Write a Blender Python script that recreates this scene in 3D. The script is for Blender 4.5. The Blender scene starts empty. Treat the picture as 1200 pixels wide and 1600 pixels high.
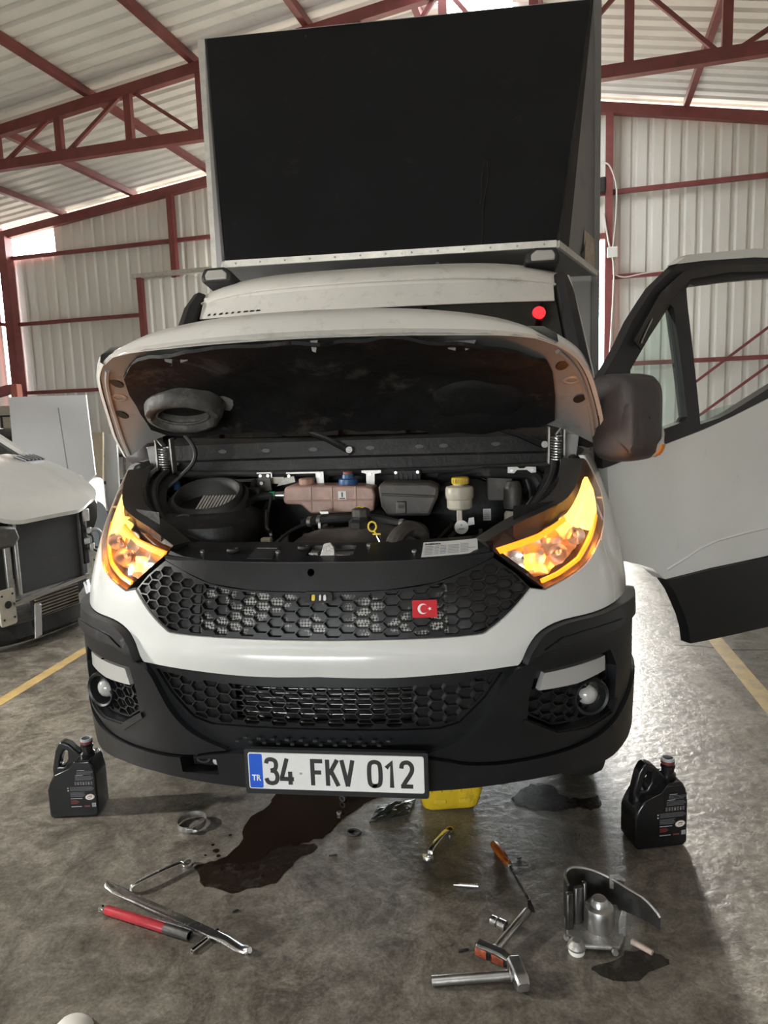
import bpy, bmesh, math, random
import numpy as np
from mathutils import Vector, Matrix
from mathutils.geometry import delaunay_2d_cdt
V = Vector
SC = bpy.context.scene
COL = SC.collection
random.seed(7)
# ------------------------------------------------------------------ camera
CAM = V((0.451, -2.06, 1.6))
PITCH, ROLL, YAW = math.radians(7.9), math.radians(1.95), math.radians(7.10)
fw = V((-math.sin(YAW) * math.cos(PITCH), math.cos(YAW) * math.cos(PITCH), -math.sin(PITCH)))
rt = V((math.cos(YAW), math.sin(YAW), 0))
up = rt.cross(fw)
rt, up = rt * math.cos(ROLL) - up * math.sin(ROLL), rt * math.sin(ROLL) + up * math.cos(ROLL)
cam = bpy.data.objects.new('camera', bpy.data.cameras.new('camera'))
COL.objects.link(cam)
cam.matrix_world = Matrix(((rt.x, up.x, -fw.x, CAM.x), (rt.y, up.y, -fw.y, CAM.y), (rt.z, up.z, -fw.z, CAM.z), (0, 0, 0, 1)))
cam.data.sensor_fit = 'VERTICAL'
cam.data.sensor_height = 24.0
cam.data.lens = 24.0 * 1109 / 1600
cam.data.clip_start = 0.02
SC.camera = cam
# ------------------------------------------------------------------ sky and lights
world = bpy.data.worlds.new('world')
SC.world = world
world.use_nodes = True
wn = world.node_tree
bgn = wn.nodes['Background']
bgn.inputs[0].default_value = (0.93, 0.98, 1.0, 1)
bgn.inputs[1].default_value = 22.0
SC.view_settings.view_transform = 'Standard'
SC.view_settings.look = 'None'
SC.view_settings.gamma = 1
SC.view_settings.use_curve_mapping = False
SC.view_settings.exposure = 0.0
SC.cycles.use_denoising = True
SC.cycles.max_bounces = 10
SC.cycles.diffuse_bounces = 5
SC.cycles.glossy_bounces = 4
SC.cycles.transparent_max_bounces = 12
SC.cycles.caustics_reflective = False
SC.cycles.caustics_refractive = False
SC.cycles.sample_clamp_indirect = 6

def area_lamp(name, loc, target, size, power, color):
    l = bpy.data.lights.new(name, 'AREA')
    l.shape = 'DISK'
    l.size = size
    l.energy = power
    l.color = color
    o = bpy.data.objects.new(name, l)
    COL.objects.link(o)
    o.location = loc
    o.rotation_euler = (V(target) - V(loc)).to_track_quat('-Z', 'Y').to_euler()
    return o
# inspection lamp of the workshop standing beside the truck, out of the frame
area_lamp('work_light', (-4.3, -0.1, 1.95), (0.0, 0.2, 0.2), 0.16, 165, (1.0, 0.97, 0.91))
# bay lamp hanging under the roof in front of the truck
area_lamp('bay_light', (-0.3, -2.5, 4.7), (0.1, 0.2, 0.4), 0.45, 30, (1.0, 0.98, 0.94))
# low hazy sun shining in through the rear gate
sl_ = bpy.data.lights.new('sun', 'SUN')
sl_.energy = 3.6
sl_.angle = math.radians(5)
sl_.color = (1.0, 0.93, 0.82)
sun = bpy.data.objects.new('sun', sl_)
COL.objects.link(sun)
sun.rotation_euler = V((-0.05, -0.95, -0.27)).to_track_quat('-Z', 'Y').to_euler()

# ------------------------------------------------------------------ helpers
def new_obj(name, mesh, parent=None):
    o = bpy.data.objects.new(name, mesh)
    COL.objects.link(o)
    if parent is not None:
        set_parent(o, parent)
    return o

WROOT = {}

def set_parent(o, parent):
    o.parent = parent
    if parent.name in WROOT:
        o.matrix_parent_inverse = Matrix.Translation(-WROOT[parent.name])

def tag(o, label=None, cat=None, group=None, kind=None):
    if label: o['label'] = label
    if cat: o['category'] = cat
    if group: o['group'] = group
    if kind: o['kind'] = kind
    return o

def world_root(name, loc):
    """Empty at a thing's base whose parts are modelled in world coordinates"""
    o = bpy.data.objects.new(name, None)
    COL.objects.link(o)
    o.location = loc
    WROOT[o.name] = V(loc)
    return o

def local_root(name, loc, rz=0.0):
    o = bpy.data.objects.new(name, None)
    COL.objects.link(o)
    o.location = loc
    o.rotation_euler = (0, 0, rz)
    return o

def frame(d, upv=V((0, 0, 1))):
    d = V(d).normalized()
    if abs(d.dot(upv)) > 0.98:
        upv = V((0, 1, 0))
    a = d.cross(upv).normalized()
    b = a.cross(d)
    return a, b

class MB:
    def __init__(s):
        s.v, s.f = [], []
    def add(s, vs, fs, M=None):
        n = len(s.v)
        s.v += [tuple(M @ V(p)) if M is not None else tuple(p) for p in vs]
        s.f += [tuple(n + i for i in f) for f in fs]
        return s
    def box(s, c, d, M=None):
        x, y, z = d[0] / 2, d[1] / 2, d[2] / 2
        vs = [(c[0] + i * x, c[1] + j * y, c[2] + k * z) for k in (-1, 1) for j in (-1, 1) for i in (-1, 1)]
        return s.add(vs, [(0, 2, 3, 1), (4, 5, 7, 6), (0, 1, 5, 4), (2, 6, 7, 3), (0, 4, 6, 2), (1, 3, 7, 5)], M)
    def bar(s, p, q, w, h, upv=V((0, 0, 1))):
        p, q = V(p), V(q)
        a, b = frame(q - p, upv)
        vs = [e + a * (i * w / 2) + b * (j * h / 2) for e in (p, q) for i, j in ((-1, -1), (1, -1), (1, 1), (-1, 1))]
        return s.add(vs, [(3, 2, 1, 0), (4, 5, 6, 7), (0, 1, 5, 4), (1, 2, 6, 5), (2, 3, 7, 6), (3, 0, 4, 7)])
    def cyl(s, p, q, r, r2=None, n=16, caps=True):
        p, q = V(p), V(q)
        r2 = r if r2 is None else r2
        a, b = frame(q - p)
        vs = []
        for e, rr in ((p, r), (q, r2)):
            for i in range(n):
                t = 2 * math.pi * i / n
                vs.append(e + a * (rr * math.cos(t)) + b * (rr * math.sin(t)))
        fs = [(i, (i + 1) % n, n + (i + 1) % n, n + i) for i in range(n)]
        if caps:
            fs += [tuple(reversed(range(n))), tuple(range(n, 2 * n))]
        return s.add(vs, fs)
    def tube(s, pts, r, n=8, closed=False, caps=True):
        pts = [V(p) for p in pts]
        m = len(pts)
        rr = r if isinstance(r, (list, tuple)) else [r] * m
        vs, fs = [], []
        a = None
        for i, p in enumerate(pts):
            if closed:
                d = pts[(i + 1) % m] - pts[i - 1]
            else:
                d = pts[min(i + 1, m - 1)] - pts[max(i - 1, 0)]
            d.normalize()
            if a is None:
                a, b = frame(d)
            else:
                a = (a - d * a.dot(d)).normalized()
                b = a.cross(d)
            for k in range(n):
                t = 2 * math.pi * k / n
                vs.append(p + a * (rr[i] * math.cos(t)) + b * (rr[i] * math.sin(t)))
        for i in range(m if closed else m - 1):
            j = (i + 1) % m
            fs += [(i * n + k, i * n + (k + 1) % n, j * n + (k + 1) % n, j * n + k) for k in range(n)]
        if caps and not closed:
            fs += [tuple(reversed(range(n))), tuple(range((m - 1) * n, m * n))]
        return s.add(vs, fs)
    def lathe(s, prof, n=20, M=None, cap0=True, cap1=True):
        vs, fs = [], []
        for r, z in prof:
            for k in range(n):
                t = 2 * math.pi * k / n
                vs.append((r * math.cos(t), r * math.sin(t), z))
        m = len(prof)
        for i in range(m - 1):
            fs += [(i * n + k, i * n + (k + 1) % n, (i + 1) * n + (k + 1) % n, (i + 1) * n + k) for k in range(n)]
        if cap0: fs.append(tuple(reversed(range(n))))
        if cap1: fs.append(tuple(range((m - 1) * n, m * n)))
        return s.add(vs, fs, M)
    def prism(s, pts, h, M=None):
        """outline in local xy, extruded h along local z"""
        n = len(pts)
        vs = [(p[0], p[1], 0) for p in pts] + [(p[0], p[1], h) for p in pts]
        fs = [tuple(reversed(range(n))), tuple(range(n, 2 * n))]
        fs += [(i, (i + 1) % n, n + (i + 1) % n, n + i) for i in range(n)]
        return s.add(vs, fs, M)
    def grid(s, rows, M=None):
        """rows: list of equally long lists of points"""
        m, n = len(rows), len(rows[0])
        fs = [(i * n + j, i * n + j + 1, (i + 1) * n + j + 1, (i + 1) * n + j) for i in range(m - 1) for j in range(n - 1)]
        return s.add([p for r in rows for p in r], fs, M)
    def solid_grid(s, rows, back, M=None):
        """front grid and back grid joined along the rim"""
        m, n = len(rows), len(rows[0])
        vs = [p for r in rows for p in r] + [p for r in back for p in r]
        o = m * n
        fs = [(i * n + j, i * n + j + 1, (i + 1) * n + j + 1, (i + 1) * n + j) for i in range(m - 1) for j in range(n - 1)]
        fs += [tuple(reversed([o + k for k in f])) for f in list(fs)]
        rim = [j for j in range(n)] + [i * n + n - 1 for i in range(1, m)] + [(m - 1) * n + j for j in range(n - 2, -1, -1)] + [i * n for i in range(m - 2, 0, -1)]
        for k in range(len(rim)):
            a, b = rim[k], rim[(k + 1) % len(rim)]
            fs.append((b, a, o + a, o + b))
        return s.add(vs, fs, M)
    def build(s, name, mat, parent=None, smooth=35, bevel=0, seg=2, fix=True):
        me = bpy.data.meshes.new(name)
        me.from_pydata(s.v, [], s.f)
        if fix:
            bm = bmesh.new()
            bm.from_mesh(me)
            bmesh.ops.recalc_face_normals(bm, faces=bm.faces)
            bm.to_mesh(me)
            bm.free()
        me.materials.append(M[mat] if isinstance(mat, str) else mat)
        if smooth:
            me.polygons.foreach_set('use_smooth', [True] * len(me.polygons))
            me.set_sharp_from_angle(angle=math.radians(smooth))
        o = new_obj(name, me, parent)
        if bevel:
            b = o.modifiers.new('bevel', 'BEVEL')
            b.width = bevel
            b.segments = seg
            b.limit_method = 'ANGLE'
            b.angle_limit = math.radians(30)
            b.harden_normals = False
        return o

def arc(c, r, a0, a1, n):
    return [(c[0] + r * math.cos(math.radians(a0 + (a1 - a0) * i / n)), c[1] + r * math.sin(math.radians(a0 + (a1 - a0) * i / n))) for i in range(n + 1)]

def rrect(w, h, r, n=4, c=(0, 0)):
    pts = []
    for sx, sy, a in ((1, -1, -90), (1, 1, 0), (-1, 1, 90), (-1, -1, 180)):
        pts += arc((c[0] + sx * (w / 2 - r), c[1] + sy * (h / 2 - r)), r, a, a + 90, n)
    return pts

def crom(pts, k=4, closed=False):
    """Catmull-Rom through points"""
    pts = [V(p) for p in pts]
    n = len(pts)
    out = []
    for i in range(n if closed else n - 1):
        p0 = pts[(i - 1) % n] if closed or i > 0 else pts[i]
        p1, p2 = pts[i], pts[(i + 1) % n]
        p3 = pts[(i + 2) % n] if closed or i + 2 < n else p2
        for j in range(k):
            t = j / k
            out.append(0.5 * ((2 * p1) + (p2 - p0) * t + (2 * p0 - 5 * p1 + 4 * p2 - p3) * t * t + (3 * p1 - p0 - 3 * p2 + p3) * t ** 3))
    if not closed:
        out.append(pts[-1])
    return out

def inside(p, poly):
    x, y = p[0], p[1]
    c = False
    j = len(poly) - 1
    for i in range(len(poly)):
        xi, yi = poly[i][0], poly[i][1]
        xj, yj = poly[j][0], poly[j][1]
        if (yi > y) != (yj > y) and x < (xj - xi) * (y - yi) / (yj - yi) + xi:
            c = not c
        j = i
    return c

def bbox(poly):
    xs = [p[0] for p in poly]
    ys = [p[1] for p in poly]
    return min(xs), max(xs), min(ys), max(ys)

def subdiv(poly, step):
    out = []
    for i, p in enumerate(poly):
        q = poly[(i + 1) % len(poly)]
        d = math.hypot(q[0] - p[0], q[1] - p[1])
        n = max(1, int(math.ceil(d / step)))
        for k in range(n):
            out.append((p[0] + (q[0] - p[0]) * k / n, p[1] + (q[1] - p[1]) * k / n))
    return out

def sheet(mb, outline, surf, holes=(), step=0.03, thick=0.02, off=0.0, subholes=None):
    """Solid panel with an outline (and holes) in (u, w), laid on surf(u, w, depth) -> point"""
    loops = [subdiv(outline, step)] + [subdiv(h, subholes or step) for h in holes]
    pts, edges = [], []
    for lp in loops:
        n0 = len(pts)
        pts += [V((p[0], p[1])) for p in lp]
        edges += [(n0 + i, n0 + (i + 1) % len(lp)) for i in range(len(lp))]
    hb = [(bbox(h), h) for h in holes]
    x0, x1, y0, y1 = bbox(outline)
    def in_hole(p, m=0.0):
        for b, h in hb:
            if b[0] - m < p[0] < b[1] + m and b[2] - m < p[1] < b[3] + m and (m > 0 or inside(p, h)):
                return True
        return False
    nx, ny = int((x1 - x0) / step), int((y1 - y0) / step)
    for i in range(1, nx + 1):
        for j in range(1, ny + 1):
            p = (x0 + i * step - (step / 2 if j % 2 else 0), y0 + j * step)
            if inside(p, outline) and not in_hole(p, step * 0.15):
                pts.append(V(p))
    vs, es, fs, _, _, _ = delaunay_2d_cdt(pts, edges, [], 0, 1e-6)
    keep = []
    for f in fs:
        c = sum((vs[i] for i in f), V((0, 0))) / len(f)
        if inside(c, outline) and not in_hole(c):
            keep.append(tuple(f))
    n = len(vs)
    front = [surf(p[0], p[1], off) for p in vs]
    back = [surf(p[0], p[1], off + thick) for p in vs]
    cnt = {}
    for f in keep:
        for i in range(len(f)):
            a, b = f[i], f[(i + 1) % len(f)]
            cnt.setdefault((min(a, b), max(a, b)), []).append((a, b))
    faces = list(keep) + [tuple(reversed([n + i for i in f])) for f in keep]
    for k, l in cnt.items():
        if len(l) == 1:
            a, b = l[0]
            faces.append((b, a, n + a, n + b))
    used = sorted({i for f in faces for i in f})
    mp = {o: i for i, o in enumerate(used)}
    allv = front + back
    mb.add([allv[i] for i in used], [tuple(mp[i] for i in f) for f in faces])
    return mb

def inset(poly, d):
    n = len(poly)
    a2 = sum(poly[i][0] * poly[(i + 1) % n][1] - poly[(i + 1) % n][0] * poly[i][1] for i in range(n))
    sg = 1 if a2 > 0 else -1
    out = []
    for i in range(n):
        p0, p1, p2 = V(poly[i - 1]), V(poly[i]), V(poly[(i + 1) % n])
        e1, e2 = (p1 - p0).normalized(), (p2 - p1).normalized()
        n1, n2 = V((-e1.y, e1.x)) * sg, V((-e2.y, e2.x)) * sg
        b = (n1 + n2)
        k = max(.35, b.length_squared / 2)
        q = p1 + b * (d / k)
        out.append((q.x, q.y))
    return out

def clip_convex(subject, win):
    """Sutherland-Hodgman: part of subject inside the convex counter-clockwise window"""
    out = list(subject)
    m = len(win)
    for i in range(m):
        a, b = win[i], win[(i + 1) % m]
        side = lambda p: (b[0] - a[0]) * (p[1] - a[1]) - (b[1] - a[1]) * (p[0] - a[0])
        src, out = out, []
        for j in range(len(src)):
            p, q = src[j - 1], src[j]
            sp, sq = side(p), side(q)
            if (sp >= 0) != (sq >= 0):
                t = sp / (sp - sq)
                out.append((p[0] + (q[0] - p[0]) * t, p[1] + (q[1] - p[1]) * t))
            if sq >= 0:
                out.append(q)
        if len(out) < 3:
            return []
    return out

def area2(poly):
    n = len(poly)
    return abs(sum(poly[i][0] * poly[(i + 1) % n][1] - poly[(i + 1) % n][0] * poly[i][1] for i in range(n))) / 2

def ribbon(pts, w):
    """outline of a stroke of width w along a 2d path"""
    L, R = [], []
    n = len(pts)
    for i in range(n):
        p = V(pts[i][:2])
        d0 = (V(pts[i][:2]) - V(pts[i - 1][:2])).normalized() if i > 0 else None
        d1 = (V(pts[i + 1][:2]) - V(pts[i][:2])).normalized() if i < n - 1 else None
        if d0 is None: d0 = d1
        if d1 is None: d1 = d0
        nm = V((-d0.y, d0.x)) + V((-d1.y, d1.x))
        k = max(.5, nm.length_squared / 2)
        nm = nm / k * (w / 2)
        L.append((p.x + nm.x, p.y + nm.y)); R.append((p.x - nm.x, p.y - nm.y))
    return L, R

def mirror_poly(p):
    return [(-a, b) for a, b in reversed(p)]

def full(half):
    """half: (u,w) path with u >= 0 from bottom centre to top centre -> closed symmetric outline"""
    return half + [(-a, b) for a, b in reversed(half) if a > 1e-4]

def text_mesh(txt, size, bold=0.0, sx=1.0, depth=0.0):
    c = bpy.data.curves.new('lettering', 'FONT')
    c.body = txt
    c.size = size
    c.offset = bold
    c.extrude = depth
    c.resolution_u = 3
    o = bpy.data.objects.new('lettering', c)
    COL.objects.link(o)
    dg = bpy.context.evaluated_depsgraph_get()
    me = bpy.data.meshes.new_from_object(o.evaluated_get(dg))
    bpy.data.objects.remove(o)
    bpy.data.curves.remove(c)
    xs = [v.co.x for v in me.vertices]
    x0, x1 = min(xs), max(xs)
    for v in me.vertices:
        v.co.x = (v.co.x - x0) * sx
    return me, (x1 - x0) * sx

def text_part(name, txt, size, mat, mtx, parent, bold=0.0, sx=1.0, depth=0.0006):
    me, w = text_mesh(txt, size, bold, sx, depth)
    me.transform(mtx)
    me.materials.clear()
    me.materials.append(M[mat])
    return new_obj(name, me, parent)

def copy_tree(o, parent=None):
    c = o.copy()
    COL.objects.link(c)
    if parent is not None:
        c.parent = parent
    for ch in list(o.children):
        copy_tree(ch, c)
    return c

# ------------------------------------------------------------------ materials
M = {}
def mat(name, col, rough=0.5, metal=0.0, var=0.0, scale=8.0, bump=0.0, bscale=60.0, spec=0.5, coat=0.0, rvar=0.0, stretch=None, dirt=None):
    m = bpy.data.materials.new(name)
    m.use_nodes = True
    nt = m.node_tree
    b = nt.nodes['Principled BSDF']
    c = (col[0], col[1], col[2], 1)
    b.inputs['Base Color'].default_value = c
    b.inputs['Roughness'].default_value = rough
    b.inputs['Metallic'].default_value = metal
    b.inputs['Specular IOR Level'].default_value = spec
    b.inputs['Coat Weight'].default_value = coat
    b.inputs['Coat Roughness'].default_value = 0.08
    L = nt.links.new
    if var or bump or rvar or dirt:
        tc = nt.nodes.new('ShaderNodeTexCoord')
        mp = nt.nodes.new('ShaderNodeMapping')
        L(tc.outputs['Object'], mp.inputs[0])
        if stretch: mp.inputs['Scale'].default_value = stretch
        nz = nt.nodes.new('ShaderNodeTexNoise')
        nz.inputs['Scale'].default_value = scale
        nz.inputs['Detail'].default_value = 6
        nz.inputs['Roughness'].default_value = 0.65
        L(mp.outputs[0], nz.inputs['Vector'])
        last = None
        if var:
            rp = nt.nodes.new('ShaderNodeValToRGB')
            rp.color_ramp.elements[0].position = 0.3
            rp.color_ramp.elements[1].position = 0.72
            lo = tuple(max(0, k * (1 - var)) for k in col) + (1,)
            hi = tuple(min(1, k * (1 + var)) for k in col) + (1,)
            rp.color_ramp.elements[0].color = lo
            rp.color_ramp.elements[1].color = hi
            L(nz.outputs['Fac'], rp.inputs[0])
            last = rp.outputs[0]
        if dirt:
            n3 = nt.nodes.new('ShaderNodeTexNoise')
            n3.inputs['Scale'].default_value = dirt[1]
            n3.inputs['Detail'].default_value = 8
            n3.inputs['Roughness'].default_value = 0.7
            L(mp.outputs[0], n3.inputs['Vector'])
            r3 = nt.nodes.new('ShaderNodeValToRGB')
            r3.color_ramp.elements[0].position = dirt[2]
            r3.color_ramp.elements[1].position = min(1, dirt[2] + 0.16)
            L(n3.outputs['Fac'], r3.inputs[0])
            mx = nt.nodes.new('ShaderNodeMixRGB')
            mx.inputs[1].default_value = c
            if last is not None: L(last, mx.inputs[1])
            mx.inputs[2].default_value = tuple(dirt[0]) + (1,)
            mu = nt.nodes.new('ShaderNodeMath'); mu.operation = 'MULTIPLY'
            mu.inputs[1].default_value = dirt[3]
            L(r3.outputs[0], mu.inputs[0])
            L(mu.outputs[0], mx.inputs[0])
            last = mx.outputs[0]
        if last is not None:
            L(last, b.inputs['Base Color'])
        if rvar:
            mr = nt.nodes.new('ShaderNodeMapRange')
            mr.inputs['To Min'].default_value = max(0.02, rough - rvar)
            mr.inputs['To Max'].default_value = min(1, rough + rvar)
            L(nz.outputs['Fac'], mr.inputs[0])
            L(mr.outputs[0], b.inputs['Roughness'])
        if bump:
            n2 = nt.nodes.new('ShaderNodeTexNoise')
            n2.inputs['Scale'].default_value = bscale
            n2.inputs['Detail'].default_value = 4
            L(mp.outputs[0], n2.inputs['Vector'])
            bp = nt.nodes.new('ShaderNodeBump')
            bp.inputs['Strength'].default_value = bump
            bp.inputs['Distance'].default_value = 0.01
            L(n2.outputs['Fac'], bp.inputs['Height'])
            L(bp.outputs[0], b.inputs['Normal'])
    M[name] = m
    return m

def emit(name, col, strength, base=None):
    m = mat(name, base or col, 0.3)
    b = m.node_tree.nodes['Principled BSDF']
    b.inputs['Emission Color'].default_value = tuple(col) + (1,)
    b.inputs['Emission Strength'].default_value = strength
    return m

def glass(name, col, alpha, rough=0.03):
    """thin clear sheet: tinted transparency plus reflection"""
    m = bpy.data.materials.new(name)
    m.use_nodes = True
    nt = m.node_tree
    nt.nodes.clear()
    out = nt.nodes.new('ShaderNodeOutputMaterial')
    tr = nt.nodes.new('ShaderNodeBsdfTransparent')
    tr.inputs[0].default_value = tuple(col) + (1,)
    gl = nt.nodes.new('ShaderNodeBsdfGlossy')
    gl.inputs['Roughness'].default_value = rough
    gl.inputs['Color'].default_value = (1, 1, 1, 1)
    lw = nt.nodes.new('ShaderNodeLayerWeight')
    lw.inputs[0].default_value = 0.5
    pw = nt.nodes.new('ShaderNodeMath'); pw.operation = 'POWER'
    pw.inputs[1].default_value = 4.0
    nt.links.new(lw.outputs['Facing'], pw.inputs[0])
    ad = nt.nodes.new('ShaderNodeMath'); ad.operation = 'MULTIPLY_ADD'
    ad.inputs[1].default_value = 0.55
    ad.inputs[2].default_value = 0.035 + alpha
    nt.links.new(pw.outputs[0], ad.inputs[0])
    mx = nt.nodes.new('ShaderNodeMixShader')
    nt.links.new(ad.outputs[0], mx.inputs[0])
    nt.links.new(tr.outputs[0], mx.inputs[1])
    nt.links.new(gl.outputs[0], mx.inputs[2])
    nt.links.new(mx.outputs[0], out.inputs[0])
    M[name] = m
    return m

mat('white_paint', (0.68, 0.69, 0.67), 0.22, var=0.03, scale=3, coat=0.4, dirt=((0.45, 0.42, 0.37), 9, 0.60, 0.35))
mat('white_dirty', (0.69, 0.69, 0.655), 0.35, var=0.05, scale=4, coat=0.2, dirt=((0.38, 0.36, 0.31), 14, 0.55, 0.5))
mat('black_plastic', (0.010, 0.0105, 0.012), 0.36, spec=0.36, var=0.25, scale=5, bump=0.10, bscale=420, rvar=0.08, dirt=((0.06, 0.06, 0.058), 11, 0.62, 0.35))
mat('black_gloss', (0.012, 0.012, 0.013), 0.2, rvar=0.1, var=0.2)
mat('black_rubber', (0.018, 0.018, 0.018), 0.6, var=0.3, scale=10, bump=0.1)
mat('dark_liner', (0.011, 0.011, 0.012), 0.7, spec=0.3, var=0.5, scale=4, bump=0.9, bscale=16, dirt=((0.16, 0.14, 0.125), 4.5, 0.56, 0.65))
mat('bay_black', (0.012, 0.012, 0.013), 0.5, spec=0.35, var=0.5, scale=9, bump=0.2, dirt=((0.07, 0.06, 0.05), 12, 0.55, 0.5))
mat('inner_paint', (0.33, 0.33, 0.33), 0.28, var=0.06, scale=6, dirt=((0.16, 0.14, 0.12), 10, 0.56, 0.6))
mat('steel', (0.55, 0.55, 0.55), 0.33, 1.0, var=0.2, scale=20, rvar=0.12)
mat('chrome', (0.80, 0.80, 0.80), 0.12, 1.0, rvar=0.06, scale=30)
mat('dark_steel', (0.18, 0.175, 0.17), 0.4, 1.0, var=0.3, scale=20, rvar=0.15)
mat('zinc', (0.40, 0.39, 0.37), 0.45, 0.9, var=0.15, scale=25)
mat('cast_alu', (0.34, 0.33, 0.31), 0.5, 0.8, var=0.3, scale=22, bump=0.25, bscale=120)
mat('tarp', (0.0060, 0.0070, 0.0090), 0.55, spec=0.22, var=0.3, scale=2.2, bump=0.25, bscale=9, dirt=((0.05, 0.05, 0.05), 6, 0.62, 0.4))
mat('box_grey', (0.20, 0.20, 0.205), 0.45, var=0.08, scale=3, dirt=((0.12, 0.11, 0.10), 3, 0.56, 0.6))
mat('box_panel', (0.55, 0.56, 0.56), 0.4, var=0.06, scale=3)
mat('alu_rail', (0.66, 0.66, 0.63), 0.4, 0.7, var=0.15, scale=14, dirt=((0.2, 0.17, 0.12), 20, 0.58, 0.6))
mat('red_steel', (0.20, 0.05, 0.048), 0.5, var=0.22, scale=5, dirt=((0.10, 0.03, 0.025), 7, 0.60, 0.6))
mat('wall_sheet', (0.80, 0.805, 0.765), 0.33, metal=0.08, var=0.07, scale=1.4, stretch=(1, 1, 0.25), rvar=0.06, bump=0.12, bscale=1.6, dirt=((0.55, 0.52, 0.45), 2.2, 0.58, 0.4))
mat('roof_sheet', (0.86, 0.855, 0.825), 0.45, var=0.06, scale=1.2, dirt=((0.45, 0.42, 0.36), 3, 0.6, 0.4))
mat('tank_plastic', (0.42, 0.25, 0.20), 0.4, var=0.18, scale=14, dirt=((0.20, 0.12, 0.09), 16, 0.56, 0.6))
mat('milky_plastic', (0.50, 0.46, 0.38), 0.4, var=0.12, scale=14)
mat('grey_box', (0.055, 0.05, 0.046), 0.5, var=0.3, scale=12, dirt=((0.15, 0.12, 0.10), 11, 0.52, 0.5))
mat('yellow_cap', (0.72, 0.52, 0.03), 0.4)
mat('blue_cap', (0.03, 0.10, 0.26), 0.4, var=0.2)
mat('rust_cap', (0.34, 0.10, 0.07), 0.6)
mat('white_label', (0.74, 0.74, 0.72), 0.4)
mat('label_grey', (0.36, 0.37, 0.39), 0.5)
mat('label_blue', (0.10, 0.17, 0.42), 0.5)
mat('ink', (0.012, 0.012, 0.012), 0.45)
mat('plate_white', (0.80, 0.80, 0.79), 0.3, var=0.03, scale=20)
mat('plate_blue', (0.012, 0.10, 0.62), 0.35)
mat('flag_red', (0.60, 0.012, 0.025), 0.3)
mat('flag_white', (0.85, 0.85, 0.85), 0.4)
mat('green_ring', (0.02, 0.35, 0.12), 0.4)
mat('bottle_black', (0.008, 0.008, 0.009), 0.2, rvar=0.06, scale=8)
mat('bottle_print', (0.085, 0.085, 0.09), 0.45)
mat('bottle_red', (0.16, 0.03, 0.03), 0.4)
mat('bottle_logo', (0.62, 0.42, 0.38), 0.4)
mat('red_handle', (0.40, 0.03, 0.04), 0.35, var=0.2, scale=25, dirt=((0.14, 0.03, 0.03), 40, 0.6, 0.6))
mat('amber_handle', (0.30, 0.075, 0.012), 0.18, var=0.3, scale=30)
mat('hammer_red', (0.46, 0.10, 0.045), 0.5, var=0.3, scale=40, dirt=((0.10, 0.06, 0.045), 60, 0.46, 0.8))
mat('yellow_can', (0.62, 0.42, 0.02), 0.4, var=0.15, scale=9, dirt=((0.25, 0.15, 0.02), 12, 0.55, 0.6))
mat('oil', (0.020, 0.012, 0.008), 0.12, var=0.35, scale=4)
mat('oil_damp', (0.045, 0.040, 0.034), 0.45, var=0.3, scale=6)
mat('yellow_line', (0.42, 0.29, 0.10), 0.6, var=0.2, scale=9, dirt=((0.22, 0.20, 0.17), 11, 0.52, 0.8))
mat('tyre', (0.016, 0.016, 0.016), 0.7, bump=0.2)
mat('car_white', (0.78, 0.78, 0.75), 0.2, coat=0.4, var=0.03)
mat('car_white_bright', (0.85, 0.86, 0.88), 0.14, coat=0.6)
mat('core_black', (0.020, 0.017, 0.016), 0.6, 0.0, spec=0.25, var=0.25, scale=6, bump=0.8, bscale=200, stretch=(1, 1, 6))
mat('soft_black', (0.015, 0.015, 0.017), 0.55, var=0.3)
mat('foil', (0.05, 0.055, 0.05), 0.3, 0.3, var=0.5, scale=30, bump=0.6, bscale=40)
mat('cardboard', (0.45, 0.33, 0.20), 0.8, var=0.15)
mat('wood', (0.30, 0.24, 0.17), 0.8, var=0.3, scale=6, stretch=(1, 1, 0.1))
mat('blue_plastic', (0.10, 0.14, 0.28), 0.4)
mat('paper', (0.72, 0.70, 0.64), 0.8)
mat('earth', (0.30, 0.25, 0.19), 0.9, var=0.3, scale=1.5)
mat('leaf', (0.05, 0.085, 0.02), 0.6, var=0.4, scale=3)
mat('mirror_cap', (0.045, 0.040, 0.042), 0.5, var=0.12, bump=0.15, bscale=300)
mat('cable_white', (0.65, 0.63, 0.60), 0.5)
mat('amber_lens', (0.75, 0.25, 0.02), 0.15, coat=0.5)
mat('lens_grey', (0.40, 0.40, 0.385), 0.12, coat=0.6)
mat('reflector', (0.85, 0.84, 0.82), 0.30, 1.0)
mat('housing', (0.035, 0.033, 0.031), 0.35)
emit('indicator_glow', (1.0, 0.45, 0.07), 6.5)
emit('indicator_guide', (1.0, 0.24, 0.012), 2.8)
emit('red_glow', (1.0, 0.015, 0.02), 2.2)
glass('clear_lens', (0.96, 0.95, 0.93), 0.01)
glass('door_glass', (0.80, 0.86, 0.84), 0.03)
glass('windscreen_glass', (0.20, 0.22, 0.22), 0.02)

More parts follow.
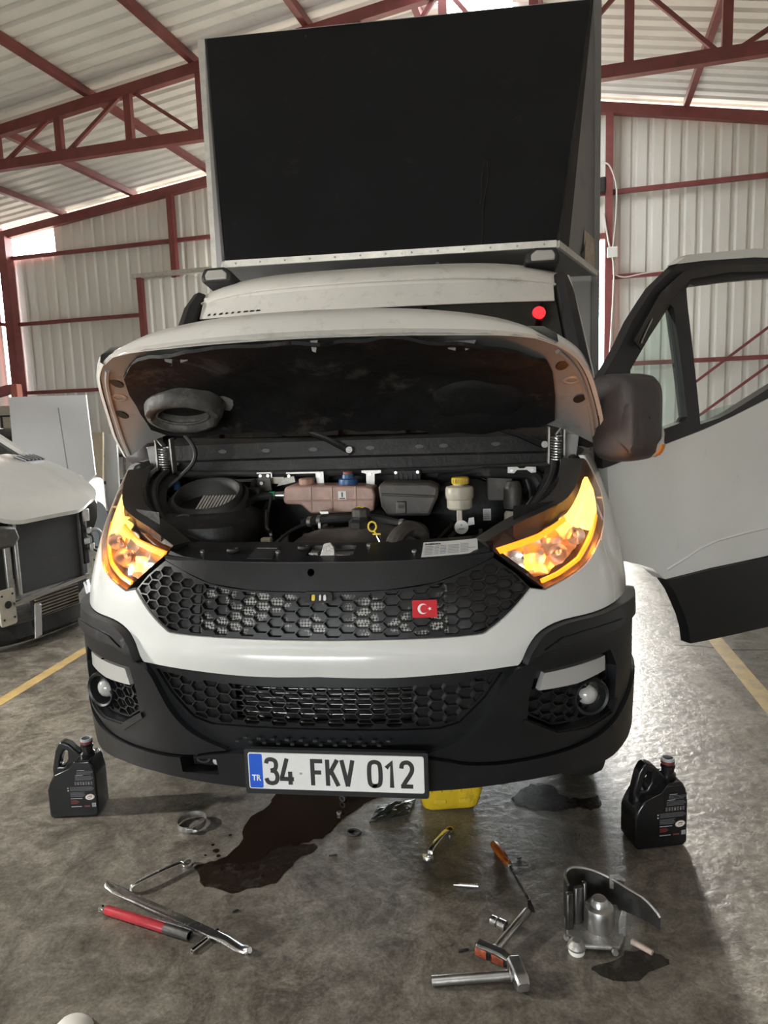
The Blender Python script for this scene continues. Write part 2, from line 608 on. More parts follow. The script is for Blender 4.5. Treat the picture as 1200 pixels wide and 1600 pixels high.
def concrete():
    m = mat('concrete', (0.30, 0.28, 0.25), 0.5)
    nt = m.node_tree
    b = nt.nodes['Principled BSDF']
    L = nt.links.new
    tc = nt.nodes.new('ShaderNodeTexCoord')
    def noise(s, d=8, r=0.65, dist=0.0):
        n = nt.nodes.new('ShaderNodeTexNoise')
        n.inputs['Scale'].default_value = s
        n.inputs['Detail'].default_value = d
        n.inputs['Roughness'].default_value = r
        n.inputs['Distortion'].default_value = dist
        L(tc.outputs['Object'], n.inputs['Vector'])
        return n.outputs['Fac']
    def ramp(src, a, ca, bb, cb):
        r = nt.nodes.new('ShaderNodeValToRGB')
        r.color_ramp.elements[0].position = a
        r.color_ramp.elements[1].position = bb
        r.color_ramp.elements[0].color = ca + (1,)
        r.color_ramp.elements[1].color = cb + (1,)
        L(src, r.inputs[0])
        return r.outputs[0]
    def mix(kind, f, a, bb):
        x = nt.nodes.new('ShaderNodeMixRGB')
        x.blend_type = kind
        if isinstance(f, float): x.inputs[0].default_value = f
        else: L(f, x.inputs[0])
        L(a, x.inputs[1])
        if isinstance(bb, tuple): x.inputs[2].default_value = bb + (1,)
        else: L(bb, x.inputs[2])
        return x.outputs[0]
    base = ramp(noise(1.1, 8, 0.6, 0.6), 0.3, (0.165, 0.149, 0.126), 0.72, (0.285, 0.262, 0.228))
    base = mix('MULTIPLY', 0.9, base, ramp(noise(5.5, 11, 0.75, 1.0), 0.40, (0.46, 0.44, 0.41), 0.60, (1.2, 1.2, 1.18)))
    base = mix('MULTIPLY', 0.85, base, ramp(noise(24, 9, 0.75, 0.6), 0.36, (0.56, 0.55, 0.53), 0.60, (1.12, 1.12, 1.1)))
    base = mix('MULTIPLY', 0.8, base, ramp(noise(95, 5, 0.7), 0.36, (0.62, 0.61, 0.60), 0.60, (1.12, 1.12, 1.11)))
    # old oily dark blotches and pale scuffs
    base = mix('MULTIPLY', 0.9, base, ramp(noise(2.3, 9, 0.7, 1.2), 0.60, (1, 1, 1), 0.74, (0.45, 0.42, 0.38)))
    base = mix('MIX', ramp(noise(4.2, 10, 0.78, 1.5), 0.62, (0, 0, 0), 0.74, (0.5, 0.5, 0.5)), base, (0.37, 0.35, 0.315))
    L(base, b.inputs['Base Color'])
    mr = nt.nodes.new('ShaderNodeMapRange')
    mr.inputs['To Min'].default_value = 0.16
    mr.inputs['To Max'].default_value = 0.50
    L(noise(5, 8, 0.7, 1), mr.inputs[0])
    L(mr.outputs[0], b.inputs['Roughness'])
    bp = nt.nodes.new('ShaderNodeBump')
    bp.inputs['Strength'].default_value = 0.35
    bp.inputs['Distance'].default_value = 0.008
    L(noise(26, 9, 0.7, 0.5), bp.inputs['Height'])
    L(bp.outputs[0], b.inputs['Normal'])
concrete()

def patchy(name, col, rough, sc, lo, hi):
    """thin film that breaks up into patches, bare floor showing between"""
    m = mat(name, col, rough)
    nt = m.node_tree
    b = nt.nodes['Principled BSDF']
    tc = nt.nodes.new('ShaderNodeTexCoord')
    nz = nt.nodes.new('ShaderNodeTexNoise')
    nz.inputs['Scale'].default_value = sc
    nz.inputs['Detail'].default_value = 7
    nz.inputs['Roughness'].default_value = 0.7
    nt.links.new(tc.outputs['Object'], nz.inputs['Vector'])
    mr = nt.nodes.new('ShaderNodeMapRange')
    mr.inputs['From Min'].default_value = lo
    mr.inputs['From Max'].default_value = hi
    nt.links.new(nz.outputs['Fac'], mr.inputs[0])
    nt.links.new(mr.outputs[0], b.inputs['Alpha'])
patchy('oil_film', (0.030, 0.025, 0.021), 0.35, 9, 0.30, 0.62)
patchy('oil_edge', (0.030, 0.019, 0.013), 0.22, 12, 0.34, 0.58)
# ------------------------------------------------------------------ the hall
TH = math.radians(-8.5)
E1 = V((math.cos(TH), math.sin(TH), 0))
E2 = V((-math.sin(TH), math.cos(TH), 0))
C0 = V((CAM.x, CAM.y, 0))
def HP(a, b, z):
    return C0 + E1 * a + E2 * b + V((0, 0, z))
RIDGE_A, RIDGE_Z = -1.09, 6.10
def roof_z(a):
    return RIDGE_Z + (0.112 * (a - RIDGE_A) if a < RIDGE_A else -0.195 * (a - RIDGE_A))
WB, AL, AR, BF = 11.0, -10.0, 7.2, -8.5
floor = MB().grid([[HP(a, b, 0) for a in np.linspace(AL, AR, 6)] for b in np.linspace(BF, WB, 6)]).build('floor', 'concrete', smooth=0)
tag(floor, 'grey stained concrete workshop floor', kind='structure')
for nm, pts in (('painted_line', [(-2.36, 1.0), (-2.28, 1.0), (-2.22, 5.6), (-2.31, 5.6)]), ('painted_line', [(1.90, 1.0), (2.0, 1.0), (2.26, 4.6), (2.16, 4.6)])):
    MB().prism(pts, 0.0016).build(nm, 'yellow_line', floor, smooth=0)
crk = [(1.78, 2.72), (1.95, 2.70), (2.10, 2.62), (2.35, 2.63), (2.6, 2.57), (2.95, 2.60), (3.4, 2.55), (4.2, 2.62)]
MB().prism([(x, y + .006 + .004 * math.sin(x * 31)) for x, y in crk] + [(x, y - .003) for x, y in reversed(crk)], .0012).build('floor_crack', 'ink', floor, smooth=0)
gd = MB().grid([[V((x, y, -0.03)) for x in (-60, 60)] for y in (-60, 60)]).build('ground', 'earth', smooth=0)
tag(gd, 'bare earth yard outside the hall', kind='structure')

# wall sheets: trapezoid profile
PITCH_S, DEP = 0.215, 0.032
def profile(n):
    out = []
    for i in range(n):
        x = i * PITCH_S
        out += [(x, 0), (x + 0.12, 0), (x + 0.145, DEP), (x + 0.19, DEP)]
    out.append((n * PITCH_S, 0))
    return out

def wall_sheet(parent, a0, n, z0, zt, place, name='wall_sheet'):
    """sheet of n ribs starting at a0; zt(a) gives its upper edge"""
    rows = [[place(a0 + x, d, z0) for x, d in profile(n)], [place(a0 + x, d, zt(a0 + x)) for x, d in profile(n)]]
    return MB().grid(rows).build(name, 'wall_sheet', parent, smooth=0, fix=False)

wall = world_root('wall_back', HP(0, WB, 0))
tag(wall, 'corrugated sheet gable wall of the workshop', kind='structure')
pb = lambda a, d, z: HP(a, WB + 0.05 + d, z)
GATE_A0, GATE_A1, GATE_Z = -4.95, 0.22, 3.95
k = 0
SPLIT = 4.56
a = AL
while a < AR - 0.1:
    n = 5
    a1 = a + n * PITCH_S
    gate = a1 > GATE_A0 + 0.3 and a < GATE_A1 - 0.05
    if not gate:
        wall_sheet(wall, a, n, 0.0, lambda q: SPLIT, pb)
    elif GATE_A1 < a1:
        nn = max(1, int(round((a1 - GATE_A1) / PITCH_S)))
        wall_sheet(wall, a1 - nn * PITCH_S, nn, 0.0, lambda q: SPLIT, pb)
        wall_sheet(wall, a, n - nn, GATE_Z, lambda q: SPLIT, pb)
    else:
        wall_sheet(wall, a, n, GATE_Z, lambda q: SPLIT, pb)
    if k > 0:  # corner sheet left out; bright sky in the gap imitates glare
        gap = 0.10 if (-8.7 < a < -6.0 or a > -0.2) else 0.05
        wall_sheet(wall, a, n, SPLIT, lambda q, g=gap: roof_z(q) - g - 0.02 * math.sin(q * 5), pb)
    a = a1
    k += 1
# steel on the wall
def wbar(name, a0, z0, a1, z1, w=0.06, h=0.06, off=-0.03, parent=wall):
    return MB().bar(HP(a0, WB + off, z0), HP(a1, WB + off, z1), w, h, V(E2)).build(name, 'red_steel', parent, smooth=0)
for z in (1.02, 2.19, 3.41, 4.56):
    if z < GATE_Z:
        wbar('girt', AL, z, GATE_A0 - 0.1, z)
        wbar('girt', GATE_A1 + 0.2, z, AR, z)
    else:
        wbar('girt', AL, z, AR, z)
wbar('gable_rafter', AL, roof_z(AL) - 0.16, RIDGE_A, RIDGE_Z - 0.16, 0.14, 0.10, -0.06)
wbar('gable_rafter', RIDGE_A, RIDGE_Z - 0.16, AR, roof_z(AR) - 0.16, 0.14, 0.10, -0.06)
for a, w in ((-9.86, 0.17), (-6.5, 0.10), (0.37, 0.10), (3.9, 0.10), (AR - 0.1, 0.17)):
    wbar('column', a, 0, a, roof_z(a) - 0.2, w, w, -0.1)
for p, q in (((1.35, 1.73), (2.75, 2.81)), ((1.55, 1.37), (2.75, 2.28))):
    wbar('cross_brace', p[0], p[1], q[0], q[1], 0.035, 0.035, -0.05)
wbar('gate_header', GATE_A0, GATE_Z + 0.03, GATE_A1 + 0.1, GATE_Z + 0.03, 0.08, 0.08, -0.02)
MB().tube(crom([HP(0.22, WB - 0.19, 4.92), HP(0.36, WB - 0.19, 4.88), HP(0.46, WB - 0.18, 4.6), HP(0.46, WB - 0.18, 4.2), HP(0.42, WB - 0.18, 3.75)], 5), 0.012, 6).build('cable', 'cable_white', wall)
MB().tube(crom([HP(0.30, WB - 0.18, 4.25), HP(0.36, WB - 0.18, 3.9), HP(0.44, WB - 0.18, 3.5), HP(0.42, WB - 0.18, 2.8), HP(0.39, WB - 0.18, 2.2), HP(0.36, WB - 0.18, 1.5)], 5), 0.012, 6).build('cable', 'cable_white', wall)
MB().tube(crom([HP(0.46, WB - 0.16, 3.42), HP(0.6, WB - 0.14, 3.38), HP(0.9, WB - 0.12, 3.42), HP(1.5, WB - 0.12, 3.44)], 5), 0.010, 6).build('cable', 'cable_white', wall)
MB().box((0, 0, 0), (0.14, 0.06, 0.14), Matrix.Translation(HP(0.42, WB - 0.2, 3.72)) @ Matrix.Rotation(TH, 4, 'Z')).build('junction_box', 'white_label', wall, bevel=0.01)
MB().box((0, 0, 0), (0.1, 0.08, 0.2), Matrix.Translation(HP(0.27, WB - 0.14, 4.64)) @ Matrix.Rotation(TH, 4, 'Z')).build('socket_box', 'soft_black', wall, bevel=0.01)

# sliding gate leaf pushed aside
door = world_root('door_1', HP(-5.6, WB - 0.28, 0))
tag(door, 'red framed corrugated sliding gate leaf pushed aside', kind='structure')
for i in range(3):
    wall_sheet(door, -7.02 + i * 4 * PITCH_S, 4, 0.08, lambda q: 3.92, lambda a, d, z: HP(a, WB - 0.30 + d, z), 'gate_sheet')
dA1 = -7.02 + 12 * PITCH_S
for p, q in (((-7.02, 0.05), (-7.02, 3.95)), ((dA1, 0.05), (dA1, 3.95)), ((-7.02, 0.06), (dA1, 0.06)), ((-7.02, 2.0), (dA1, 2.0))):
    wbar('gate_frame', p[0], p[1], q[0], q[1], 0.09, 0.09, -0.34, door)
MB().bar(HP(-7.15, WB - 0.33, 3.98), HP(GATE_A1, WB - 0.33, 3.98), 0.10, 0.07).build('gate_rail', 'alu_rail', door, smooth=0)

# side walls
for nm, aa, sgn in (('wall_left', AL, 1), ('wall_right', AR, -1)):
    w = world_root(nm, HP(aa, 1, 0))
    tag(w, 'corrugated sheet side wall of the workshop', kind='structure')
    b = BF
    while b < WB - 0.2:
        n = 5
        zt = roof_z(aa) - 0.05
        z0 = 0.0
        wall_sheet(w, b, n, z0, lambda q: zt, lambda q, d, z, s=sgn, A=aa: HP(A - s * (0.05 + d), q, z))
        b += n * PITCH_S
    for z in (1.02, 2.19, 3.41, 4.56):
        MB().bar(HP(aa, BF, z), HP(aa, WB, z), 0.06, 0.06).build('girt', 'red_steel', w, smooth=0)
    for b in (-4.5, 0.0, 3.6, 7.9):
        MB().bar(HP(aa + sgn * 0.1, b, 0), HP(aa + sgn * 0.1, b, roof_z(aa) - 0.1), 0.17, 0.17).build('column', 'red_steel', w, smooth=0)

# entrance wall behind the viewer with its own open gate
FG0, FG1, FGZ = -4.4, 0.6, 2.1
wf = world_root('wall_front', HP(-1, BF, 0))
tag(wf, 'corrugated sheet entrance wall of the workshop', kind='structure')
a = AL
while a < AR - 0.1:
    mid = a + 2.5 * PITCH_S
    wall_sheet(wf, a, 5, FGZ if FG0 < mid < FG1 else 0.0, lambda q: roof_z(q) - 0.05, lambda q, d, z: HP(q, BF - 0.05 - d, z))
    a += 5 * PITCH_S
def portal(name, a0, a1, z1, b, inward):
    # sampling guide for the sky seen through a gate opening; it gives no light itself
    l = bpy.data.lights.new(name, 'AREA')
    l.shape = 'RECTANGLE'
    l.size, l.size_y = a1 - a0, z1
    l.cycles.is_portal = True
    o = bpy.data.objects.new(name, l)
    COL.objects.link(o)
    z = V(E2) * (-inward)
    x = V((0, 0, 1)).cross(z)
    p = HP((a0 + a1) / 2, b, z1 / 2)
    o.matrix_world = Matrix(((x.x, 0, z.x, p.x), (x.y, 0, z.y, p.y), (x.z, 1, z.z, p.z), (0, 0, 0, 1)))
portal('gate_portal', GATE_A0, GATE_A1 + .15, GATE_Z, WB + .12, -1)
portal('entrance_portal', FG0 - .3, FG1 + .3, FGZ, BF - .12, 1)

# roof: sheets run down the slope, purlins along the hall, trusses across
roof = world_root('ceiling', HP(RIDGE_A, 1, RIDGE_Z))
tag(roof, 'pale corrugated sheet roof seen from below', kind='structure')
b = BF
while b < WB + 0.3:
    n = 5
    for s, aE in ((-1, AL - 0.25), (1, AR + 0.25)):
        aR = RIDGE_A
        if s == -1 and 7.0 < b < 9.6:
            aR = RIDGE_A - 0.45
        if s == 1 and 7.0 < b < 9.6:
            aR = RIDGE_A + 0.35
        rows = []
        for t in (0, 0.33, 0.66, 1):
            a = aR + (aE - aR) * t
            rows.append([HP(a, b + x, roof_z(a) + d) for x, d in profile(n)])
        MB().grid(rows).build('roof_sheet', 'roof_sheet', roof, smooth=0, fix=False)
    b += n * PITCH_S
for a in (-10.0, -8.62, -7.2, -5.72, -4.3, -2.9, -1.75, -0.45, 1.35, 2.75, 4.15, 5.55, 6.9):
    MB().bar(HP(a, BF, roof_z(a) - 0.055), HP(a, WB, roof_z(a) - 0.055), 0.075, 0.09).build('purlin', 'red_steel', roof, smooth=0)

def truss(b, idx):
    t = world_root('roof_truss', HP(RIDGE_A, b, 4.85))
    tag(t, 'dark red welded steel roof truss above the truck box' if idx == 0 else 'dark red welded steel roof truss over the hall entrance', 'truss', kind='structure')
    zb = 4.86
    f = lambda n, p, q, w, h: MB().bar(HP(p[0], b, p[1]), HP(q[0], b, q[1]), w, h, V(E2)).build(n, 'red_steel', t, smooth=0)
    tz = lambda a: roof_z(a) - 0.17
    f('top_chord', (AL, tz(AL)), (RIDGE_A, tz(RIDGE_A)), 0.12, 0.09)
    f('top_chord', (RIDGE_A, tz(RIDGE_A)), (AR, tz(AR)), 0.12, 0.09)
    f('bottom_chord', (AL, zb), (AR, zb), 0.12, 0.09)
    posts = [-9.0, -8.05, -7.1, -6.17, -5.18, -4.22, -3.27, -2.32, -1.39, -0.47, 0.44, 1.32, 2.2, 3.1, 4.0]
    for a in posts:
        f('web_post', (a, zb), (a, tz(a)), 0.09, 0.07)
    pairs = [(0, 1, 1), (1, 2, 0), (2, 3, 1), (3, 4, 1), (4, 5, 0), (5, 6, 1), (6, 7, 0), (7, 8, 1), (8, 9, 0), (9, 10, 1), (10, 11, 0), (11, 12, 1), (12, 13, 0), (13, 14, 1)]
    for i, j, upw in pairs:
        p, q = posts[i], posts[j]
        f('web_diagonal', (p + 0.04, zb if upw else tz(p)), (q - 0.04, tz(q) if upw else zb), 0.04, 0.04)
truss(7.9, 0)
truss(0.2, 1)

# shrubs in the yard seen through the gate
def shrub(loc, r, lab):
    mb = MB()
    rnd = random.Random(int(loc[0] * 31 + loc[1] * 17))
    for i in range(420):
        d = V((rnd.gauss(0, 1), rnd.gauss(0, 1), rnd.gauss(0, 0.8))).normalized() * r * rnd.uniform(0.55, 1)
        p = V(loc) + V((d.x, d.y, max(0.02, d.z + r * 0.75)))
        a = V((rnd.gauss(0, 1), rnd.gauss(0, 1), rnd.gauss(0, 1))).normalized()
        c = a.cross(V((0.3, 0.2, 1))).normalized()
        s = rnd.uniform(0.06, 0.13)
        mb.add([p - a * s, p + c * s * 0.45, p + a * s, p - c * s * 0.45], [(0, 1, 2, 3)])
    root = local_root('shrub', (loc[0], loc[1], 0))
    o = mb.build('foliage', 'leaf', None, smooth=0, fix=False)
    WROOT[root.name] = V((loc[0], loc[1], 0))
    set_parent(o, root)
    st = MB().tube([V(loc) + V((0, 0, -0.03)), V(loc) + V((0.03, 0, r * 0.6))], 0.03, 6).build('stem', 'wood', root)
    tag(root, lab, 'shrub', 'shrubs outside the gate')
shrub(tuple(HP(0.15, 14.0, 0)), 0.75, 'small green leafy shrub in the yard beside the gate column')
shrub(tuple(HP(-0.9, 15.2, 0)), 0.9, 'larger green leafy shrub in the yard behind the truck box')
# ------------------------------------------------------------------ the truck
truck = world_root('delivery_truck', (0, 3.0, 0))
tag(truck, 'white box truck with raised hood, open door and glowing orange indicators', 'truck')
# plan curve of the nose: arc length -> (x, y)
_t = 1 - np.linspace(1, 0, 400) ** 2.2
TX = np.concatenate([_t, [1.0]])
TY = -.12 + .72 * (1 - (1 - np.clip(TX, 0, 1) ** 2.3) ** (1 / 2.3))
TY[-1] = .9
TU = np.concatenate([[0], np.cumsum(np.hypot(np.diff(TX), np.diff(TY)))])
def lean(z):
    return .22 * max(z - .88, 0) + .5 * max(z - .95, 0) ** 2 + .15 * max(.72 - z, 0)
def tuck(z):
    q = max(z - 1, 0)
    return 1 - (.08 * q + .3 * q * q)
def SU(u, z, d=0.0):
    a = abs(u)
    s = 1 if u >= 0 else -1
    x, y = np.interp(a, TU, TX), np.interp(a, TU, TY)
    e = 0.02
    x2, y2 = np.interp(a + e, TU, TX), np.interp(a + e, TU, TY)
    x1, y1 = np.interp(abs(a - e), TU, TX) * (1 if a > e else -1), np.interp(abs(a - e), TU, TY)
    tx, ty = x2 - x1, y2 - y1
    l = math.hypot(tx, ty)
    nx, ny = -ty / l, tx / l          # inward
    return V((s * (x * tuck(z) + nx * d), y + lean(z) + ny * d, z))

def su_part(name, outline, material, parent=truck, holes=(), step=.03, thick=.02, off=0.0, surf=SU, smooth=40, subholes=None, bevel=0):
    return sheet(MB(), outline, surf, holes, step, thick, off, subholes).build(name, material, parent, smooth=smooth, bevel=bevel)

def sm2(pts, k=3):
    return [(p.x, p.y) for p in crom([(a_, b_, 0) for a_, b_ in pts], k)]
W_LOW = [(0, .847), (.192, .843), (.378, .848), (.56, .853), (.597, .857), (.625, .904), (.67, .944), (.753, .964), (.896, .963), (1.02, .967)]
W_LOW = sm2(W_LOW)
G_LOW = [(.646, 1.066), (.576, 1.01), (.504, .963), (.455, .952), (.231, .951), (0, .95)]
G_LOW = sm2(G_LOW)
fascia = W_LOW + [(1.03, 1.06), (.985, 1.168)] + sm2([(.97, 1.160), (.874, 1.106), (.766, 1.074), (.693, 1.056)]) + G_LOW
def fascia_surf(u, z, d):
    k = 0.012 * math.exp(-((z - .905) / .03) ** 2) * max(0, 1 - (abs(u) / .62) ** 6)   # soft ridge across the band
    return SU(u, z, d - k)
su_part('front_fascia', full(fascia), 'white_paint', surf=fascia_surf, step=.025)
fender = [(1.025, .968), (1.2, .975), (1.3, 1.0), (1.42, 1.06), (1.52, 1.10), (1.69, 1.12), (1.69, 1.44), (1.35, 1.44), (1.07, 1.43), (1.093, 1.405), (1.123, 1.31), (1.083, 1.238), (.99, 1.168), (1.035, 1.06)]
su_part('fender', fender, 'white_paint')
su_part('fender', mirror_poly(fender), 'white_paint')

# lower bumper of black plastic
B_HALF = [(0, .484), (.292, .487), (.571, .487), (.731, .48), (.908, .458), (.968, .457), (1.1, .468), (1.3, .5), (1.42, .56), (1.42, .93), (1.3, .955), (1.15, .960)] + [(a, b - .002) for a, b in reversed(W_LOW)]
LG = [(0, .679), (.353, .677), (.412, .693), (.491, .766), (.545, .836), (.53, .838), (.377, .823), (.191, .817), (0, .82)]
FOG = [(.645, .826), (.947, .830), (.985, .77), (.975, .632), (.84, .618), (.713, .632), (.617, .690), (.624, .758)]
TOW = [(-.46, .565), (-.33, .574), (-.326, .521), (-.457, .510)]
FOGP = inset(FOG, -.006)
su_part('bumper', full(B_HALF), 'black_plastic', holes=(full(LG), FOGP, mirror_poly(FOGP), inset(TOW, -.004)), step=.022, thick=.03, off=.004, smooth=30)
DIAG = [(.575, .846), (.545, .815), (.515, .765), (.475, .705), (.43, .660), (.37, .628), (.30, .606)]
CREASE = [(.30, .596), (.36, .583), (.42, .566), (.50, .556), (.571, .553), (.70, .552), (.809, .556), (.90, .566), (.981, .587), (1.08, .63), (1.2, .675), (1.42, .70)]
CAPLOW = [(.605, .858), (.645, .880), (.70, .893), (.80, .897), (.892, .897), (1.044, .900), (1.2, .890), (1.42, .87)]
DIAG, CREASE, CAPLOW = sm2(DIAG), sm2(CREASE), sm2(CAPLOW)
side = list(reversed(DIAG)) + [(a_, b_ - .004) for a_, b_ in CAPLOW] + [(a_, b_ + .006) for a_, b_ in reversed(CREASE)]
side = [(.30, .604)] + side[1:]
cap = [(a_, b_) for a_, b_ in CAPLOW] + [(1.42, .93), (1.3, .955), (1.15, .960)] + [(a_, b_ - .003) for a_, b_ in reversed(W_LOW) if a_ > .6]
lipo = [(0, .484), (.292, .487), (.571, .487), (.731, .48), (.908, .458), (.968, .457), (1.1, .468), (1.3, .5), (1.42, .56)] + list(reversed(CREASE)) + [(.27, .602), (0, .602)]
for s_ in (1, -1):
    mir = (lambda p: p) if s_ > 0 else mirror_poly
    hl = [mir(FOGP)]
    su_part('bumper_side', mir(side), 'black_plastic', holes=hl, step=.03, thick=.03, off=-.018, smooth=30, bevel=.004)
    su_part('bumper_cap', mir(cap), 'black_plastic', step=.03, thick=.04, off=-.030, smooth=30, bevel=.004)
    rd_ = [(.70, .935), (.80, .944), (1.0, .945), (1.0, .930), (.80, .928), (.715, .918)]
    su_part('bumper_ledge', mir([(.66, .898), (.72, .924), (.80, .930), (.90, .930), (1.0, .925), (1.04, .905), (.88, .9015), (.75, .9005)]), 'black_plastic', step=.03, thick=.02, off=-.037, smooth=30, bevel=.004)
    # raised brow under the fog lamp
    su_part('fog_lamp_brow', mir([(.60, .690), (.712, .622), (.84, .606), (.96, .618), (.99, .66), (1.0, .64), (.975, .605), (.84, .590), (.705, .600), (.595, .672)]), 'black_plastic', step=.03, thick=.02, off=-.026, smooth=30, bevel=.004)
su_part('bumper_lip', full(lipo), 'black_plastic', holes=(TOW,), step=.03, thick=.045, off=-.030, smooth=30, bevel=.004)
# tow eye pocket
tp = su_part('tow_eye_pocket', [(-.462, .567), (-.328, .576), (-.324, .519), (-.459, .508)], 'bay_black', thick=.01, off=.035)
q = SU(-.355, .55, .03)
MB().cyl(q, q + V((0.0, -.03, 0)), .012, .012, 14).build('tow_eye', 'steel', tp)
q = SU(-.41, .548, .03)
MB().tube([q + V((.022 * math.cos(t), -.012, .016 * math.sin(t))) for t in np.linspace(0, 6.283, 17)[:-1]], .006, 6, True).build('tow_ring', 'black_rubber', tp)

# honeycomb panels
def hex_cells(outline, px, pz, hw, hl, hh, margin=.004):
    x0, x1, y0, y1 = bbox(outline)
    out = []
    inn = inset(outline, .005)
    n = int((max(abs(x0), abs(x1))) / px) + 2
    for i in range(-n, n + 1):
        for j in range(-1, int((y1 - y0) / pz) + 2):
            cx, cz = i * px, y0 + (j + (.5 if i % 2 else 0)) * pz
            pts = [(-hw, 0), (-hl, -hh), (hl, -hh), (hw, 0), (hl, hh), (-hl, hh)]
            s = 1 + margin / hw
            hexa = [(cx + a, cz + b) for a, b in pts]
            if all(inside((cx + a * s, cz + b * s * 1.1), outline) for a, b in pts):
                out.append(hexa)
            else:
                c = clip_convex(inn, hexa)
                if len(c) >= 3 and area2(c) > .3 * area2(hexa):
                    g = (sum(p[0] for p in c) / len(c), sum(p[1] for p in c) / len(c))
                    c = [(g[0] + (p[0] - g[0]) * .97, g[1] + (p[1] - g[1]) * .97) for p in c]
                    cl = [c[0]]
                    for p in c[1:]:
                        if math.hypot(p[0] - cl[-1][0], p[1] - cl[-1][1]) > .002: cl.append(p)
                    if len(cl) > 3 and math.hypot(cl[0][0] - cl[-1][0], cl[0][1] - cl[-1][1]) < .002: cl.pop()
                    if len(cl) >= 3: out.append(cl)
    return out
def honeycomb(name, outline, px, pz, hw, hl, hh, off, thick, parent=truck, mt='black_plastic'):
    cells = hex_cells(outline, px, pz, hw, hl, hh)
    return su_part(name, outline, mt, parent, holes=cells, step=.03, thick=thick, off=off, smooth=30, subholes=.05)

GR = full([(a_, b_ + .002) for a_, b_ in reversed(G_LOW)] + [(.60, 1.115)] + sm2([(.535, 1.162), (.467, 1.139), (.348, 1.103), (.196, 1.087), (0, 1.084)]))
grille = honeycomb('radiator_grille', GR, .0435, .030, .0262, .0143, .0131, .006, .016)
def screen_mat():
    m = mat('grille_screen', (.012, .012, .012), .4)
    nt = m.node_tree
    b = nt.nodes['Principled BSDF']
    tc = nt.nodes.new('ShaderNodeTexCoord')
    mp = nt.nodes.new('ShaderNodeMapping')
    mp.inputs['Rotation'].default_value = (0, math.radians(45), 0)
    mp.inputs['Scale'].default_value = (150, 150, 150)
    nt.links.new(tc.outputs['Object'], mp.inputs[0])
    ck = nt.nodes.new('ShaderNodeTexChecker')
    ck.inputs['Scale'].default_value = 1
    nt.links.new(mp.outputs[0], ck.inputs[0])
    nz = nt.nodes.new('ShaderNodeTexNoise')
    nz.inputs['Scale'].default_value = 11
    nt.links.new(tc.outputs['Object'], nz.inputs[0])
    r = nt.nodes.new('ShaderNodeValToRGB')
    r.color_ramp.elements[0].position = .49
    r.color_ramp.elements[1].position = .56
    nt.links.new(nz.outputs['Fac'], r.inputs[0])
    mu = nt.nodes.new('ShaderNodeMath'); mu.operation = 'MULTIPLY'
    nt.links.new(ck.outputs['Fac'], mu.inputs[0])
    nt.links.new(r.outputs[0], mu.inputs[1])
    mx = nt.nodes.new('ShaderNodeMixRGB')
    mx.inputs[1].default_value = (.012, .012, .012, 1)
    mx.inputs[2].default_value = (.50, .49, .46, 1)
    nt.links.new(mu.outputs[0], mx.inputs[0])
    nt.links.new(mx.outputs[0], b.inputs['Base Color'])
screen_mat()
su_part('grille_screen', full([(0, .955), (.39, .957), (.39, 1.095), (.2, 1.084), (0, 1.081)]), 'grille_screen', grille, thick=.004, off=.024)
for s in (1, -1):
    sd = [(.385, .957), (.45, .957), (.50, .968), (.57, 1.015), (.638, 1.066), (.598, 1.112), (.535, 1.158), (.467, 1.135), (.385, 1.108)]
    su_part('grille_backing', sd if s > 0 else mirror_poly(sd), 'black_gloss', grille, thick=.006, off=.016)
# badge socket left empty at the grille top
su_part('badge_socket', rrect(.088, .030, .012, 4, (0.0, 1.074)), 'bay_black', grille, thick=.02, off=-.008)
for cx, mt, w in ((-.012, 'yellow_cap', .010), (.008, 'white_label', .006), (-.026, 'bay_black', .01), (.022, 'steel', .008)):
    su_part('badge_clip', rrect(w, .016, .003, 2, (cx, 1.074)), mt, grille, thick=.006, off=-.013)
lowg = honeycomb('intake_grille', full([(0, .681), (.352, .679), (.41, .695), (.488, .767), (.54, .834), (.377, .821), (.191, .815), (0, .818)]), .0435, .033, .0264, .0146, .0147, .012, .016)
su_part('grille_backing', full([(.27, .685), (.352, .683), (.408, .698), (.485, .769), (.532, .830), (.377, .818), (.27, .815)])[:7], 'black_gloss', lowg, thick=.006, off=.024)
su_part('grille_backing', mirror_poly([(.27, .685), (.352, .683), (.408, .698), (.485, .769), (.532, .830), (.377, .818), (.27, .815)]), 'black_gloss', lowg, thick=.006, off=.024)
for i in range(9):
    z = .688 + i * .0155
    MB().tube([SU(u, z, .038) for u in np.linspace(-.28, .28, 13)], .0026, 5).build('cooler_bar', 'chrome', lowg)
su_part('cooler_face', full([(0, .67), (.30, .67), (.30, .83), (0, .83)]), 'bay_black', lowg, thick=.004, off=.065)
# dotted step strip under the lower intake
for i in range(22):
    u = -.26 + i * .0215
    for k in (0, 1):
        q = SU(u + (.006 if k else 0), .638 + k * .014, -.012)
        if i % 2 == k:
            MB().box(tuple(q), (.012, .006, .006)).build('grip_stud', 'black_plastic', lowg, smooth=0)

